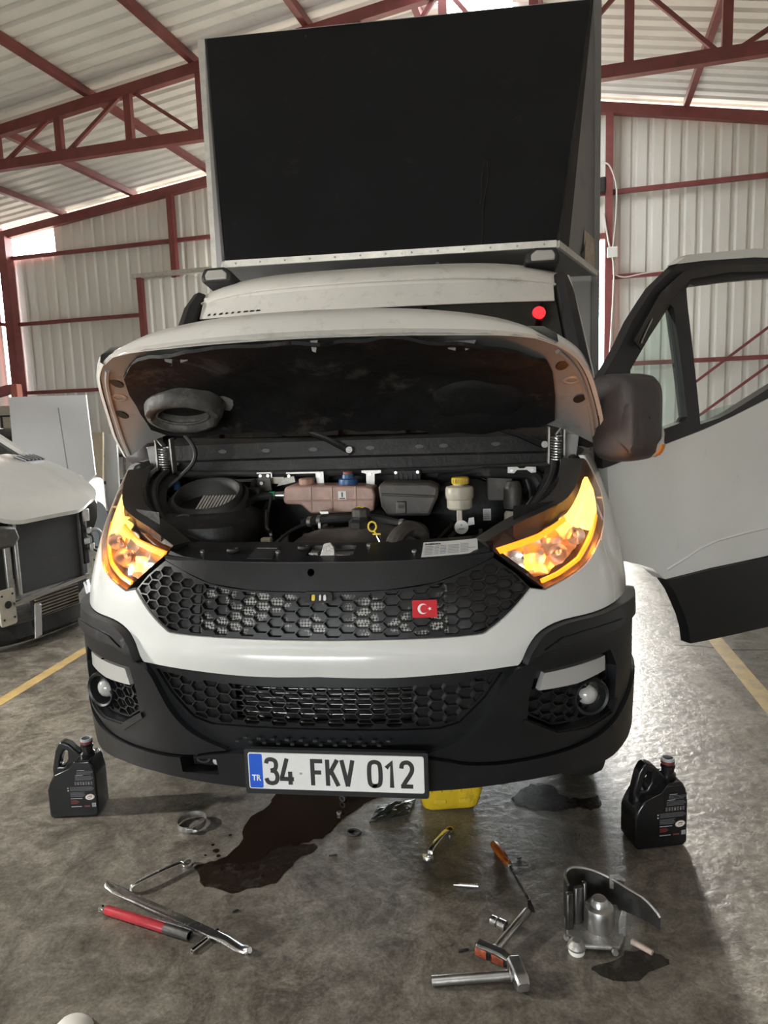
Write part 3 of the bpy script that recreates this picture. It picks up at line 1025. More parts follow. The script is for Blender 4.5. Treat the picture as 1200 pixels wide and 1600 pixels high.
# fog lamp pockets
for s in (1, -1):
    mir = (lambda p: p) if s > 0 else mirror_poly
    FOGI = [(.648, .824), (.945, .828), (.982, .77), (.972, .634), (.84, .621), (.714, .635), (.62, .691), (.627, .757)]
    pk = honeycomb('fog_lamp_pocket', mir(FOGI), .05, .036, .0305, .0165, .0160, .010, .012)
    su_part('pocket_backing', mir(FOGI), 'black_gloss', pk, thick=.006, off=.024)
    su_part('running_light', mir([(.675, .819), (.931, .820), (.932, .772), (.80, .762), (.656, .768)]), 'lens_grey', pk, thick=.022, off=-.010)
    c = SU(s * .868, .700, .004)
    out = (SU(s * .868, .700, -1) - SU(s * .868, .700, 0)).normalized()
    ax = (out * .45 + V((0, -1, 0)) * .55).normalized()
    a_, b_ = frame(ax)
    R3 = Matrix(((a_.x, b_.x, ax.x, c.x), (a_.y, b_.y, ax.y, c.y), (a_.z, b_.z, ax.z, c.z), (0, 0, 0, 1)))
    rg = MB().lathe([(.060, -.03), (.062, .012), (.057, .020), (.050, .016), (.046, -.02)], 28, R3, False, False).build('fog_lamp_ring', 'black_plastic', pk)
    MB().lathe([(.0465, -.022), (.043, -.020), (.002, -.021)], 28, R3, False, True).build('fog_lamp_reflector', 'reflector', pk)
    MB().lathe([(.034, -.02), (.033, -.006), (.026, .006), (.014, .013), (.002, .016)], 24, R3, False, True).build('fog_lamp_lens', 'lens_grey', pk)

# headlights
HL = sm2([(.693, 1.062), (.766, 1.079), (.874, 1.111), (.97, 1.165), (1.075, 1.241), (1.116, 1.31), (1.088, 1.40), (1.055, 1.42)]) + sm2([(.975, 1.371), (.869, 1.312), (.752, 1.282), (.624, 1.251), (.512, 1.208)]) + [(.532, 1.184)]
HLi = [(.697, 1.068), (.766, 1.085), (.872, 1.117), (.965, 1.170), (1.067, 1.245), (1.107, 1.31), (1.08, 1.395), (1.055, 1.41), (.98, 1.365), (.872, 1.306), (.755, 1.276), (.627, 1.245), (.522, 1.205), (.54, 1.186)]
for s in (1, -1):
    mir = (lambda p: p) if s > 0 else mirror_poly
    hd = su_part('headlight', mir(HL), 'housing', thick=.01, off=.075)
    # rim wall between housing and lens
    rim = subdiv(mir(HL), .03)
    mb = MB()
    mb.grid([[SU(p[0], p[1], .003) for p in rim + rim[:1]], [SU(p[0], p[1], .08) for p in rim + rim[:1]]])
    mb.build('lamp_rim', 'housing', hd, smooth=40)
    # facetted chrome reflector under the indicator
    rf = [(.705, 1.080), (.766, 1.093), (.868, 1.124), (.955, 1.176), (1.04, 1.235), (.98, 1.26), (.91, 1.255), (.714, 1.194), (.575, 1.172)]
    def fac(u, z, d):
        k = .018 * abs(math.sin(u * 38)) + .010 * abs(math.sin(z * 60 + u * 9))
        return SU(u, z, d + k)
    su_part('reflector', mir(rf), 'reflector', hd, surf=fac, step=.012, thick=.004, off=.040, smooth=20)
    for u, z, r in ((.80, 1.150, .030), (.905, 1.190, .030)):
        c = SU(s * u, z, .045)
        R3 = Matrix.Translation(c) @ Matrix.Rotation(math.radians(90), 4, 'X')
        MB().lathe([(r, .03), (r * .9, .01), (r * .5, -.012), (.004, -.016)], 20, R3, False, True).build('bulb_bowl', 'reflector', hd)
        MB().lathe([(.006, -.01), (.007, .012), (.002, .018)], 10, R3).build('bulb', 'white_label', hd)
    su_part('indicator_lamp', mir([(.84, 1.243), (.90, 1.212), (.97, 1.195), (1.02, 1.212), (1.072, 1.252), (1.104, 1.31), (1.085, 1.355), (1.045, 1.345), (.91, 1.276)]), 'indicator_glow', hd, thick=.01, off=.022)
    su_part('indicator_guide', mir([(.556, 1.184), (.714, 1.212), (.845, 1.250), (.845, 1.238), (.714, 1.196), (.566, 1.168)]), 'indicator_guide', hd, thick=.008, off=.020)
    su_part('indicator_guide', mir([(.700, 1.072), (.766, 1.086), (.872, 1.118), (.965, 1.172), (1.05, 1.232), (1.045, 1.240), (.955, 1.182), (.866, 1.127), (.763, 1.096), (.697, 1.083)]), 'indicator_guide', hd, thick=.008, off=.018)
    su_part('lamp_lens', mir(HL), 'clear_lens', hd, thick=.004, off=0.0)
    for bu, bz, bd_, be in ((.93, 1.215, .012, 2.2), (.83, 1.150, .016, .9), (.74, 1.135, .018, .7)):  # first is the bulb; weaker ones added to tint the lower reflector orange
        ld = bpy.data.lights.new('indicator_bulb_fill', 'POINT')
        ld.energy = be
        ld.color = (1.0, .22, .012)
        ld.shadow_soft_size = .02
        lo = bpy.data.objects.new('indicator_bulb_fill', ld)
        COL.objects.link(lo)
        lo.location = SU(s * bu, bz, bd_)

# slam panel: front lip and shelf with bolts, latch and stickers
lip = full([(0, 1.086), (.196, 1.089), (.348, 1.105), (.467, 1.141), (.535, 1.165), (.522, 1.192), (.46, 1.178), (.34, 1.168), (.2, 1.166), (0, 1.166)])
su_part('slam_panel_lip', lip, 'black_plastic', thick=.02, off=.004, holes=([(p[0], p[1]) for p in arc((-.026, 1.14), .011, 0, 345, 14)],), subholes=.02)
SX = .515
def shelf(x, t, d=0.0):
    y = float(np.interp(abs(x), TX, TY)) + lean(1.17)
    y0, y1 = y + .005, .15 + .05 * (abs(x) / SX) ** 2
    return V((x, y0 + (y1 - y0) * t, 1.168 + .030 * t + .012 * (abs(x) / SX) ** 4 - d))
slam = sheet(MB(), [(-SX, 0), (-.30, 0), (.30, 0), (SX, 0), (SX, 1), (.3, 1.0), (.1, .92), (-.22, 1.0), (-.5, .82)], shelf, [rrect(.145, .5, .03, 3, (.018, .55))], .04, .012).build('slam_panel', 'black_plastic', truck, smooth=40)
MB().box((.02, .06, 1.150), (.17, .10, .012)).build('latch_recess', 'bay_black', slam)
lt = MB().prism([(-.025, 0), (.025, 0), (.02, .035), (.008, .05), (-.012, .045)], .012, Matrix.Translation((.012, .04, 1.165)) @ Matrix.Rotation(math.radians(75), 4, 'X')).build('hood_latch', 'cast_alu', slam, bevel=.002)
MB().box((-.035, .06, 1.172), (.03, .03, .02)).box((.02, .066, 1.168), (.12, .03, .012)).build('latch_plate', 'cast_alu', lt, bevel=.003)
for x, t in ((-.40, .35), (.276, .38), (-.15, .45), (.13, .75)):
    q = shelf(x, t)
    MB().cyl(q, q + V((0, -.002, .006)), .008, .007, 6).build('bolt', 'zinc', slam)
for x, t in ((-.298, .45), (-.072, .62)):
    q = shelf(x, t)
    MB().tube([q + V((.016 * math.cos(a), .016 * math.sin(a), .006)) for a in np.linspace(0, 6.283, 17)[:-1]], .006, 8, True).build('rubber_stop', 'black_rubber', slam)
def shelf_card(name, x0, x1, t0, t1, material, lift=.0015):
    rows = [[shelf(x0 + (x1 - x0) * i / 6, t, -lift) for i in range(7)] for t in (t0, t1)]
    back = [[p - V((0, 0, .001)) for p in r] for r in rows]
    return MB().solid_grid(rows, back).build(name, material, slam, smooth=0)
card = shelf_card('identification_sticker', .300, .468, .10, .80, 'white_label')
for i in range(6):
    t = .18 + i * .075
    for x0, x1, mt in ((.308, .332, 'label_grey'), (.337, .350, 'label_grey'), (.354, .372, 'label_blue' if i in (1, 3) else 'label_grey'), (.378, .41, 'label_grey'), (.415, .44 if i != 2 else .462, 'label_grey')):
        rows = [[shelf(x0, t + k * .028, -.0022), shelf(x1, t + k * .028, -.0022)] for k in (0, 1)]
        MB().grid(rows).build('print_line', mt, card, smooth=0)
q0, q1, q2 = shelf(.306, .655, -.0022), shelf(.36, .655, -.0022), shelf(.306, .80, -.0022)
ex = (q1 - q0).normalized(); ey = (q2 - q0).normalized(); ez = ex.cross(ey)
text_part('lettering', 'IVECO', .013, 'ink', Matrix(((ex.x, ey.x, ez.x, q0.x), (ex.y, ey.y, ez.y, q0.y), (ex.z, ey.z, ez.z, q0.z), (0, 0, 0, 1))), card, .0009, 1.3, 0.0)
dk = shelf_card('dark_sticker', -.235, -.155, .15, .75, 'soft_black')
for i in range(5):
    rows = [[shelf(-.228, .22 + i * .1 + k * .03, -.0022), shelf(-.162, .22 + i * .1 + k * .03, -.0022)] for k in (0, 1)]
    MB().grid(rows).build('print_line', 'label_grey' if i == 4 else 'grey_box', dk, smooth=0)

# number plate on its holder
PL = V((.043, SU(.043, .567, -.045).y, .567))
plate = MB().prism(rrect(.545, .140, .008, 3), .016, Matrix.Translation(PL + V((0, .012, -.004))) @ Matrix.Rotation(math.radians(90), 4, 'X')).build('number_plate', 'black_plastic', truck, smooth=30)
PM = Matrix.Translation(PL + V((0, -.0045, 0))) @ Matrix.Rotation(math.radians(90), 4, 'X')
MB().prism(rrect(.520, .112, .006, 3), .003, PM).build('plate_face', 'plate_white', plate, smooth=30)
MB().prism(rrect(.040, .106, .004, 2, (-.237, 0)), .0036, PM).build('plate_band', 'plate_blue', plate, smooth=30)
def plate_text(txt, x0, x1, y0, size, mt, bold, z=.0034):
    me, w = text_mesh(txt, size, bold, 1, .0004)
    k = (x1 - x0) / w
    me.transform(PM @ Matrix.Translation((x0 - .26, y0, z)) @ Matrix.Diagonal((k, 1, 1, 1)))
    me.materials.clear(); me.materials.append(M[mt])
    new_obj('lettering', me, plate)
def sm(pts, k=5):
    return [(p.x, p.y) for p in crom([(a_, b_, 0) for a_, b_ in pts], k)]
O_ = [(.16, .0), (.5, 0), (.84, 0)]
GL = {
    '0': [sm([(.5, .04), (.2, .10), (.10, .30), (.10, .70), (.2, .90), (.5, .96), (.8, .90), (.90, .70), (.90, .30), (.8, .10), (.5, .04), (.48, .04)], 5)],
    '1': [[(.18, .74), (.56, .94), (.56, 0)]],
    '2': [sm([(.12, .74), (.16, .88), (.34, .96), (.62, .96), (.84, .84), (.86, .66), (.70, .48), (.44, .28), (.20, .07)], 5), [(.06, .065), (.92, .065)]],
    '3': [sm([(.12, .80), (.20, .92), (.46, .96), (.76, .90), (.84, .74), (.74, .58), (.42, .525)], 5), sm([(.42, .525), (.76, .48), (.90, .30), (.80, .10), (.50, .035), (.20, .08), (.08, .22)], 5)],
    '4': [[(.50, 1.0), (.08, .26), (.08, .215), (.96, .215)], [(.70, .50), (.70, 0)]],
    'F': [[(.14, 0), (.14, .935), (.92, .935)], [(.14, .50), (.80, .50)]],
    'K': [[(.14, 0), (.14, 1.0)], [(.90, 1.0), (.26, .44)], [(.40, .58), (.94, 0)]],
    'V': [[(.08, 1.0), (.50, .0)], [(.92, 1.0), (.50, .0)]],
}
def glyphs(txt, x0, x1, y0=-.0405, h=.081, w=.0126):
    n = len(txt)
    gap = .006
    cw = (x1 - x0 - gap * (n - 1)) / n
    for i, ch in enumerate(txt):
        mb = MB()
        for k, path in enumerate(GL[ch]):
            pts = [(x0 - .26 + i * (cw + gap) + cw * a_, y0 + h * b_) for a_, b_ in path]
            L_, R_ = ribbon(pts, w)
            m = len(L_)
            z0, z1 = .0030, .0038 + k * .00005
            mb.solid_grid([[V((p[0], p[1], z1)) for p in L_], [V((p[0], p[1], z1)) for p in R_]], [[V((p[0], p[1], z0)) for p in L_], [V((p[0], p[1], z0)) for p in R_]], PM)
        mb.build('plate_character', 'ink', plate, smooth=0)
glyphs('34', .050, .138)
glyphs('FKV', .188, .316)
glyphs('012', .357, .491)
plate_text('TR', .010, .037, -.030, .026, 'flag_white', .0006, .0041)
MB().box((.008 - .13 + .0, 0, 0), (.008, .006, .0006), PM @ Matrix.Translation((.02, -.005, .0033))).build('plate_stamp', 'label_grey', plate, smooth=0)

# flag badge on the grille
fq = [SU(.277, 1.060, -.004), SU(.349, 1.059, -.004), SU(.277, 1.012, -.004)]
fx = (fq[1] - fq[0]); fz = (fq[0] - fq[2]); fn = fx.cross(fz).normalized()
FM = Matrix(((fx.normalized().x, fz.normalized().x, fn.x, fq[2].x), (fx.normalized().y, fz.normalized().y, fn.y, fq[2].y), (fx.normalized().z, fz.normalized().z, fn.z, fq[2].z), (0, 0, 0, 1)))
fw_, fh_ = fx.length, fz.length
flag = MB().prism(rrect(fw_, fh_, .002, 2, (fw_ / 2, fh_ / 2)), .004, FM).build('flag_badge', 'flag_red', truck, smooth=30)
flag['label'] = 'red flag badge with white crescent and star'
ro, ri = fh_ * .30, fh_ * .24
cc = (fw_ * .42, fh_ * .5)
th0 = 40
oa, ia = arc(cc, ro, 40, 320, 28), arc((cc[0] + fh_ * .085, cc[1]), ri, 38, 322, 28)
MB().solid_grid([[V((p[0], p[1], .0048)) for p in oa], [V((p[0], p[1], .0048)) for p in ia]], [[V((p[0], p[1], .003)) for p in oa], [V((p[0], p[1], .003)) for p in ia]], FM).build('crescent', 'flag_white', flag, smooth=0)
st = []
for i in range(10):
    r = fh_ * (.125 if i % 2 == 0 else .05)
    t = math.radians(180 + i * 36)
    st.append((fw_ * .70 + r * math.cos(t), fh_ * .5 + r * math.sin(t)))
MB().prism(st, .0048, FM).build('star', 'flag_white', flag, smooth=0)

# ---------------------------------------------------------------- hood, raised
HYs, HZs = [-.15, -.05, .08, .27, .45, .656, .8], [1.822, 1.813, 1.796, 1.736, 1.634, 1.476, 1.36]
hq = crom([(a, b, 0) for a, b in zip(HYs, HZs)], 8)
def hz(y):
    return float(np.interp(y, [p[0] for p in hq], [p[1] for p in hq]))
def lip_y(x):
    x = abs(x)
    return float(np.interp(x, [0, .15, .3, .45, .55, .64, .72], [-.085, -.078, -.058, -.025, .005, .055, .14]))
HOOD_H = [(0.72, .14), (.78, .24), (.83, .35), (.875, .47), (.905, .56), (.923, .656), (.90, .655), (.80, .60), (.70, .565), (.4, .555), (0, .55)]
lipx = [0, .1, .2, .3, .4, .5, .58, .65, .70]
h_half = [(x, lip_y(x)) for x in lipx] + HOOD_H
def under(x, y, d):
    side = max(0, (abs(x) - .70) / .22)
    return V((x, y, hz(y) + d - .012 * side * side))
hood = sheet(MB(), full(h_half), under, (), .035, .010, 0.0).build('hood', 'inner_paint', truck, smooth=40)
# painted outer skin: rolled nose and top
xs = list(np.linspace(-.71, .71, 41))
def nose(x, k):
    y, z = lip_y(x), hz(lip_y(x))
    f = max(0.12, 1 - (abs(x) / .74) ** 3.2)
    if k == 0: return V((x, y + .004, z - .003))
    if k == 1: return V((x, y - .006 * f, z + .016 * f))
    if k == 2: return V((x * .998, y + .020, z + .045 * f + .004))
    if k == 3: return V((x * .992, y + .075, z + .077 * f + .006))
    if k == 4: return V((x * .985, y + .18, max(hz(y + .18), 0) + .032 + .06 * f))
    t = (k - 4) / 4
    yy = y + .18 + (.56 - y - .18) * t
    return V((x * (.985 + .09 * t), yy, hz(yy) + .034 + .06 * f * (1 - t)))
MB().grid([[nose(x, k) for x in xs] for k in range(9)]).build('hood_skin', 'white_dirty', hood, smooth=60)
for s in (1, -1):
    e = crom([(.70, .115, 0), (.74, .17, 0), (.785, .24, 0), (.835, .35, 0), (.88, .47, 0), (.91, .56, 0), (.926, .66, 0)], 4)
    rows = []
    for dx, dzz in ((0, -.004), (.012, .004), (.008, .026), (-.03, .05), (-.12, .055)):
        rows.append([V((s * (p.x + dx), p.y, hz(p.y) - .012 * max(0, (p.x - .7) / .22) ** 2 + dzz)) for p in e])
    MB().grid(rows).build('hood_edge', 'white_paint', hood, smooth=60)
from mathutils import noise as mnoise
LIN = full([(0, -.080), (.2, -.068), (.36, -.042), (.46, -.008), (.56, .06), (.62, .13), (.68, .20), (.715, .30), (.738, .42), (.748, .52), (.70, .55), (.46, .552), (0, .545)])
def liner_surf(x, y, d):
    n = mnoise.noise(V((x * 4, y * 5, 1.3))) * .028 + mnoise.noise(V((x * 11, y * 13, 4.3))) * .010
    e = min(1, max(0, (abs(x) - .60) / .15), 1)
    g = -.022 + n * (1 - .6 * e)
    return under(x, y, d + g)
liner = sheet(MB(), LIN, liner_surf, (), .022, .010, 0.0).build('hood_liner', 'dark_liner', hood, smooth=70)
hn = V((0, -.515, -.857))
ha = V((0, .857, -.515))
def ell(c, rx, ry, lift, n=32, rot=0.0, jag=0.0):
    out = []
    for i in range(n):
        t = 2 * math.pi * i / n
        r = 1 + jag * random.uniform(-1, 1)
        x, y = rx * math.cos(t) * r, ry * math.sin(t) * r
        out.append(c + V((1, 0, 0)) * (x * math.cos(rot) - y * math.sin(rot)) + ha * (x * math.sin(rot) + y * math.cos(rot)) + hn * lift)
    return out
bc = V((.478, .435, hz(.435) - .008))
rows = [ell(bc, .165, .135, .0, 36, .1), ell(bc, .158, .126, .018, 36, .1), ell(bc, .135, .105, .026, 36, .1), ell(bc, .06, .05, .030, 36, .1), ell(bc, .004, .004, .031, 36, .1)]
MB().grid([r + r[:1] for r in rows]).build('liner_bulge', 'dark_liner', liner, smooth=60)
dc = V((-.560, .405, hz(.405) - .006))
rows = [ell(dc, .148, .118, .0, 40, -.12), ell(dc, .140, .112, .035, 40, -.12, .02), ell(dc, .132, .100, .062, 40, -.12, .03), ell(dc, .118, .084, .066, 40, -.12, .02), ell(dc, .102, .068, .05, 40, -.12), ell(dc, .098, .062, .010, 40, -.12)]
mb = MB(); mb.grid([r + r[:1] for r in rows])
mat('old_rubber', (.085, .083, .080), .6, var=.5, scale=12, bump=.4, bscale=25, dirt=((.25, .24, .22), 16, .52, .7))
duct = mb.build('air_intake_collar', 'old_rubber', hood, smooth=60)
r = ell(dc, .1, .064, .012, 40, -.12)
MB().add(r, [tuple(range(40))]).build('intake_mouth', 'bay_black', duct, smooth=0)
MB().tube(ell(dc, .098, .060, .046, 40, -.12), .005, 6, True).build('intake_lip', 'old_rubber', duct)
for s in (1, -1):
    for x, y in ((.742, .272), (.822, .45)):
        c = under(s * x, y, -.003)
        a_ = ell(c, .020, .027, 0, 16, .25 * s); b_ = ell(c, .018, .025, .002, 16, .25 * s)
        MB().add(a_ + b_, [tuple(range(16, 32))] + [(i, (i + 1) % 16, 16 + (i + 1) % 16, 16 + i) for i in range(16)]).build('access_hole', 'ink', hood, smooth=0)
    c = under(s * .785, .36, -.002)
    r0, r1, r2 = ell(c, .032, .026, .0, 20), ell(c, .022, .018, .004, 20), ell(c, .014, .010, .001, 20)
    MB().grid([r0 + r0[:1], r1 + r1[:1], r2 + r2[:1]]).build('pressed_dimple', 'inner_paint', hood, smooth=70)
    # stiffening flange along the edge
    e = [under(s * p[0], p[1], -.006) for p in ((.715, .165), (.765, .25), (.812, .35), (.853, .46), (.885, .56), (.903, .64))]
    MB().tube(crom(e, 4), .008, 6).build('edge_flange', 'inner_paint', hood)
    c = under(s * .427, .045, -.004)
    MB().prism([(-.045, 0), (-.035, -.022), (-.014, -.028), (-.011, -.008), (.011, -.008), (.014, -.028), (.035, -.022), (.045, 0)], .004, Matrix.Translation(c) @ Matrix.Rotation(math.radians(80), 4, 'X')).build('striker_bracket', 'inner_paint', hood, smooth=0)
c = under(.02, -.05, -.004)
MB().prism([(-.012, 0), (-.006, -.03), (.004, -.034), (.010, 0)], .005, Matrix.Translation(c) @ Matrix.Rotation(math.radians(80), 4, 'X')).build('hood_hook', 'zinc', hood, smooth=0)

# hinges with springs
for s in (1, -1):
    hg = MB().bar((s * .80, .70, 1.39), (s * .80, .69, 1.55), .008, .07, V((0, 1, 0))).bar((s * .745, .70, 1.39), (s * .745, .69, 1.53), .008, .04, V((0, 1, 0))).bar((s * .75, .66, 1.545), (s * .81, .66, 1.545), .05, .006).bar((s * .80, .66, 1.545), (s * .765, .66, 1.50), .006, .04, V((0, 1, 0))).build('hinge', 'zinc', truck, smooth=0, bevel=.002)
    pts = []
    for i in range(9 * 12 + 1):
        t = i / 12 * 2 * math.pi
        pts.append((s * .771 + .018 * math.cos(t), .665 + .018 * math.sin(t), 1.495 - .09 * i / 108))
    MB().tube(pts, .0034, 5).build('hinge_spring', 'steel', hg)
    MB().bar((s * .82, .72, 1.36), (s * .835, .71, 1.50), .05, .012, V((0, 1, 0))).build('hinge_bracket', 'inner_paint', hg, smooth=0, bevel=.004)
# ---------------------------------------------------------------- engine bay shell
bay = MB()
bay.box((0, .80, 1.05), (1.76, .03, .70))                 # firewall
bayo = bay.build('firewall', 'bay_black', truck, smooth=0)
for s in (1, -1):
    rows = [[V((s * x, y, z)) for (x, y) in ((.58, .17), (.70, .26), (.80, .40), (.86, .58), (.87, .79))] for z in (.60, 1.22, 1.30 )]
    MB().grid(rows).build('inner_wing', 'bay_black', truck, smooth=60)
    # fender top flange and rubber seals sweeping down beside the headlight
    e = crom([(.49, .155, 1.190), (.58, .20, 1.215), (.66, .255, 1.245), (.73, .325, 1.290), (.785, .42, 1.345), (.815, .53, 1.385), (.83, .66, 1.41)], 5)
    for k, (dx, dzz, r, mt) in enumerate(((.0, .0, .017, 'black_rubber'), (-.036, .004, .012, 'black_gloss'), (-.066, -.012, .014, 'black_rubber'))):
        MB().tube([V((s * (p.x + dx), p.y + .012 * k, p.z + dzz)) for p in e], r, 8).build('wing_seal', mt, truck)
    rows = [[V((s * (p.x + .012), p.y - .01, p.z + .004)) for p in e], [V((s * (p.x - .10), p.y + .05, p.z - .03)) for p in e]]
    MB().grid(rows).build('wing_flange', 'bay_black', truck, smooth=60)
MB().box((0, .45, .60), (1.5, .75, .04)).build('undertray', 'bay_black', truck, smooth=0)
MB().box((0, .10, .88), (1.0, .04, .50)).build('radiator', 'bay_black', truck, smooth=0)
MB().box((0, 1.9, .62), (.9, 2.6, .22)).build('chassis_block', 'bay_black', truck, smooth=0)  # plain stand-in added to block light under the truck

# cowl under the windscreen
rows = []
for y, z in ((.69, 1.385), (.695, 1.432), (.715, 1.440), (.718, 1.500), (.76, 1.515), (.84, 1.535), (.90, 1.545)):
    rows.append([V((x, y + .06 * (x / .8) ** 2, z - .006 * (x / .8) ** 2)) for x in np.linspace(-.80, .80, 25)])
cowl = MB().grid(rows).build('cowl_panel', 'bay_black', truck, smooth=25)
seal = MB().tube([V((x, .672 + .05 * (x / .8) ** 2, 1.376 + .008 * (x / .8) ** 2)) for x in np.linspace(-.83, .83, 25)], .013, 8).build('cowl_seal', 'black_rubber', cowl)
for x in (-.552, -.365, -.169, .06, .253, .347, .549):
    q = V((x, .714 + .06 * (x / .8) ** 2, 1.468))
    MB().prism([(.018 * math.cos(t), .008 * math.sin(t)) for t in np.linspace(0, 6.283, 15)[:-1]], .004, Matrix.Translation(q + V((0, .001, 0))) @ Matrix.Rotation(math.radians(90), 4, 'X')).build('drain_hole', 'ink', cowl, smooth=0)
# wipers
for px, ax_, tip in ((-.02, -.255, -.50), (.73, .477, .20)):
    piv = V((px, .705, 1.458)); el = V((ax_, .70, 1.565 if px < 0 else 1.552))
    wp = MB().tube([piv, piv.lerp(el, .4) + V((0, -.012, .01)), el], [.013, .011, .007], 8).build('wiper_arm', 'black_plastic', truck)
    MB().cyl(piv + V((0, .01, 0)), piv + V((0, -.022, .006)), .017, .013, 12).build('wiper_nut', 'zinc', wp)
    MB().tube(crom([(tip, .70, 1.585), (ax_ - .05, .69, 1.578), (ax_ + .12, .69, 1.570), (ax_ + .36, .70, 1.575)], 5), .007, 6).build('wiper_blade', 'black_rubber', wp)
    MB().box((ax_, .688, 1.574), (.06, .012, .016)).build('wiper_clip', 'black_gloss', wp)

# ---------------------------------------------------------------- engine bay contents
def rot90(loc):
    return Matrix.Translation(loc) @ Matrix.Rotation(math.radians(90), 4, 'X')
tk = [(-.25, 1.322), (-.242, 1.338), (-.22, 1.342), (-.06, 1.340), (.06, 1.335), (.09, 1.328), (.097, 1.30), (.092, 1.245), (.06, 1.234), (-.15, 1.236), (-.187, 1.271), (-.245, 1.273), (-.253, 1.285)]
tank = MB().prism(tk, .13, rot90((0, .66, 0))).build('coolant_reservoir', 'tank_plastic', truck, smooth=30, bevel=.014, seg=3)
for x in (-.145, -.065, .025):
    MB().box((x, .530, 1.292), (.006, .006, .09)).build('tank_rib', 'tank_plastic', tank, bevel=.002)
MB().box((-.08, .528, 1.285), (.33, .006, .006)).build('tank_seam', 'tank_plastic', tank, bevel=.002)
MB().lathe([(.030, 0), (.031, .022), (.026, .026)], 16, Matrix.Translation((-.175, .60, 1.338))).build('filler_neck', 'tank_plastic', tank)
cp = MB().lathe([(.036, 0), (.038, .010), (.036, .026), (.024, .030), (.022, .044), (.018, .046)], 12, Matrix.Translation((-.012, .59, 1.332))).build('tank_cap', 'blue_cap', tank, smooth=30)
MB().lathe([(.019, 0), (.018, .010), (.004, .012)], 12, Matrix.Translation((-.012, .59, 1.376))).build('cap_top', 'rust_cap', tank)
tl = MB().box((-.026, .5275, 1.302), (.030, .002, .034)).build('tank_label', 'white_label', tank, smooth=0)
MB().box((-.026, .5262, 1.306), (.005, .001, .018)).build('label_mark', 'ink', tl, smooth=0)
MB().box((-.026, .5262, 1.292), (.022, .001, .004)).build('label_mark', 'ink', tl, smooth=0)
MB().cyl((-.30, .60, 1.300), (-.255, .60, 1.300), .014, .016, 14).build('tank_nipple', 'steel', tank)
MB().cyl((-.325, .60, 1.300), (-.302, .60, 1.300), .016, .016, 14).build('hose_coupling', 'green_ring', truck)

def bracket(pts, yy, holes=(), mt='zinc'):
    b = MB().prism(pts, .004, rot90((0, yy, 0))).build('mounting_bracket', mt, truck, smooth=0)
    for x, z in holes:
        MB().cyl((x, yy - .003, z), (x, yy - .010, z), .007, .006, 8).build('bolt', 'steel', b)
bracket([(-.384, 1.386), (-.327, 1.386), (-.327, 1.364), (-.384, 1.364)], .655, ((-.372, 1.373), (-.341, 1.373)), 'bay_black')
MB().box((-.355, .651, 1.384), (.062, .006, .005)).box((-.327, .651, 1.376), (.005, .006, .02)).build('bracket_edge', 'zinc', truck, smooth=0)
bracket([(-.262, 1.386), (-.114, 1.386), (-.114, 1.322), (-.145, 1.322), (-.145, 1.380), (-.262, 1.380)], .63, ((-.25, 1.372), (-.130, 1.374)))
bracket([(.035, 1.386), (.11, 1.386), (.11, 1.376), (.085, 1.372), (.083, 1.322), (.052, 1.322), (.052, 1.374), (.035, 1.378)], .63, ((.067, 1.373),))
eb = MB().box((.207, .66, 1.358), (.108, .03, .05)).build('relay_box', 'bay_black', truck, bevel=.004)
for i in range(5):
    MB().box((.171 + i * .018, .643, 1.352), (.007, .01, .036)).build('relay_rib', 'bay_black', eb, smooth=0)
for x in (.165, .249):
    MB().cyl((x, .648, 1.374), (x, .638, 1.374), .007, .006, 8).build('bolt', 'steel', eb)
bracket([(.589, 1.384), (.625, 1.384), (.633, 1.378), (.650, 1.378), (.658, 1.384), (.694, 1.382), (.694, 1.362), (.676, 1.360), (.660, 1.372), (.624, 1.372), (.612, 1.360), (.589, 1.362)], .655, ((.603, 1.372), (.680, 1.371)))
bracket([(.785, 1.362), (.842, 1.360), (.842, 1.325), (.80, 1.325), (.785, 1.345)], .65, ((.815, 1.352),))

fz = MB().prism([(.112, 1.335), (.128, 1.350), (.30, 1.346), (.335, 1.330), (.330, 1.290), (.312, 1.255), (.30, 1.224), (.145, 1.226), (.122, 1.262)], .12, rot90((0, .62, 0))).build('fuse_box', 'grey_box', truck, smooth=30, bevel=.012, seg=3)
MB().box((.197, .497, 1.258), (.036, .012, .046)).build('fuse_box_clip', 'grey_box', fz, bevel=.004)
MB().box((.197, .490, 1.262), (.018, .008, .010)).build('clip_tongue', 'bay_black', fz, smooth=0)
MB().bar((.125, .496, 1.308), (.32, .496, 1.296), .008, .012, V((0, 1, 0))).build('fuse_box_rib', 'grey_box', fz, bevel=.003)

# engine top with oil filler cap and dipstick
en = MB()
rows = []
for y, z in ((.16, 1.10), (.18, 1.160), (.24, 1.196), (.34, 1.215), (.46, 1.205), (.52, 1.14)):
    rows.append([V((.06 + x, y + .02 * math.sin(x * 9), z - .06 * abs(x / .24) ** 3 + .006 * math.sin(x * 26))) for x in np.linspace(-.24, .24, 17)])
en.grid(rows)
eng = en.build('engine_cover', 'grey_box', truck, smooth=50)
MB().box((.06, .34, 1.0), (.46, .36, .30)).build('engine_block', 'bay_black', eng, smooth=0, bevel=.03)
MB().tube(crom([(-.08, .20, 1.178), (-.02, .17, 1.186), (.06, .16, 1.192), (.15, .18, 1.185)], 5), .004, 6).build('cover_rib', 'bay_black', eng)
MB().lathe([(.045, 0), (.045, .02), (.034, .03), (.034, .036)], 8, Matrix.Translation((.07, .35, 1.212))).build('filler_boss', 'bay_black', eng, smooth=0)
oc = MB().lathe([(.030, 0), (.033, .006), (.032, .030), (.020, .034)], 8, Matrix.Translation((.07, .35, 1.245))).build('oil_filler_cap', 'grey_box', eng, smooth=0, bevel=.003)
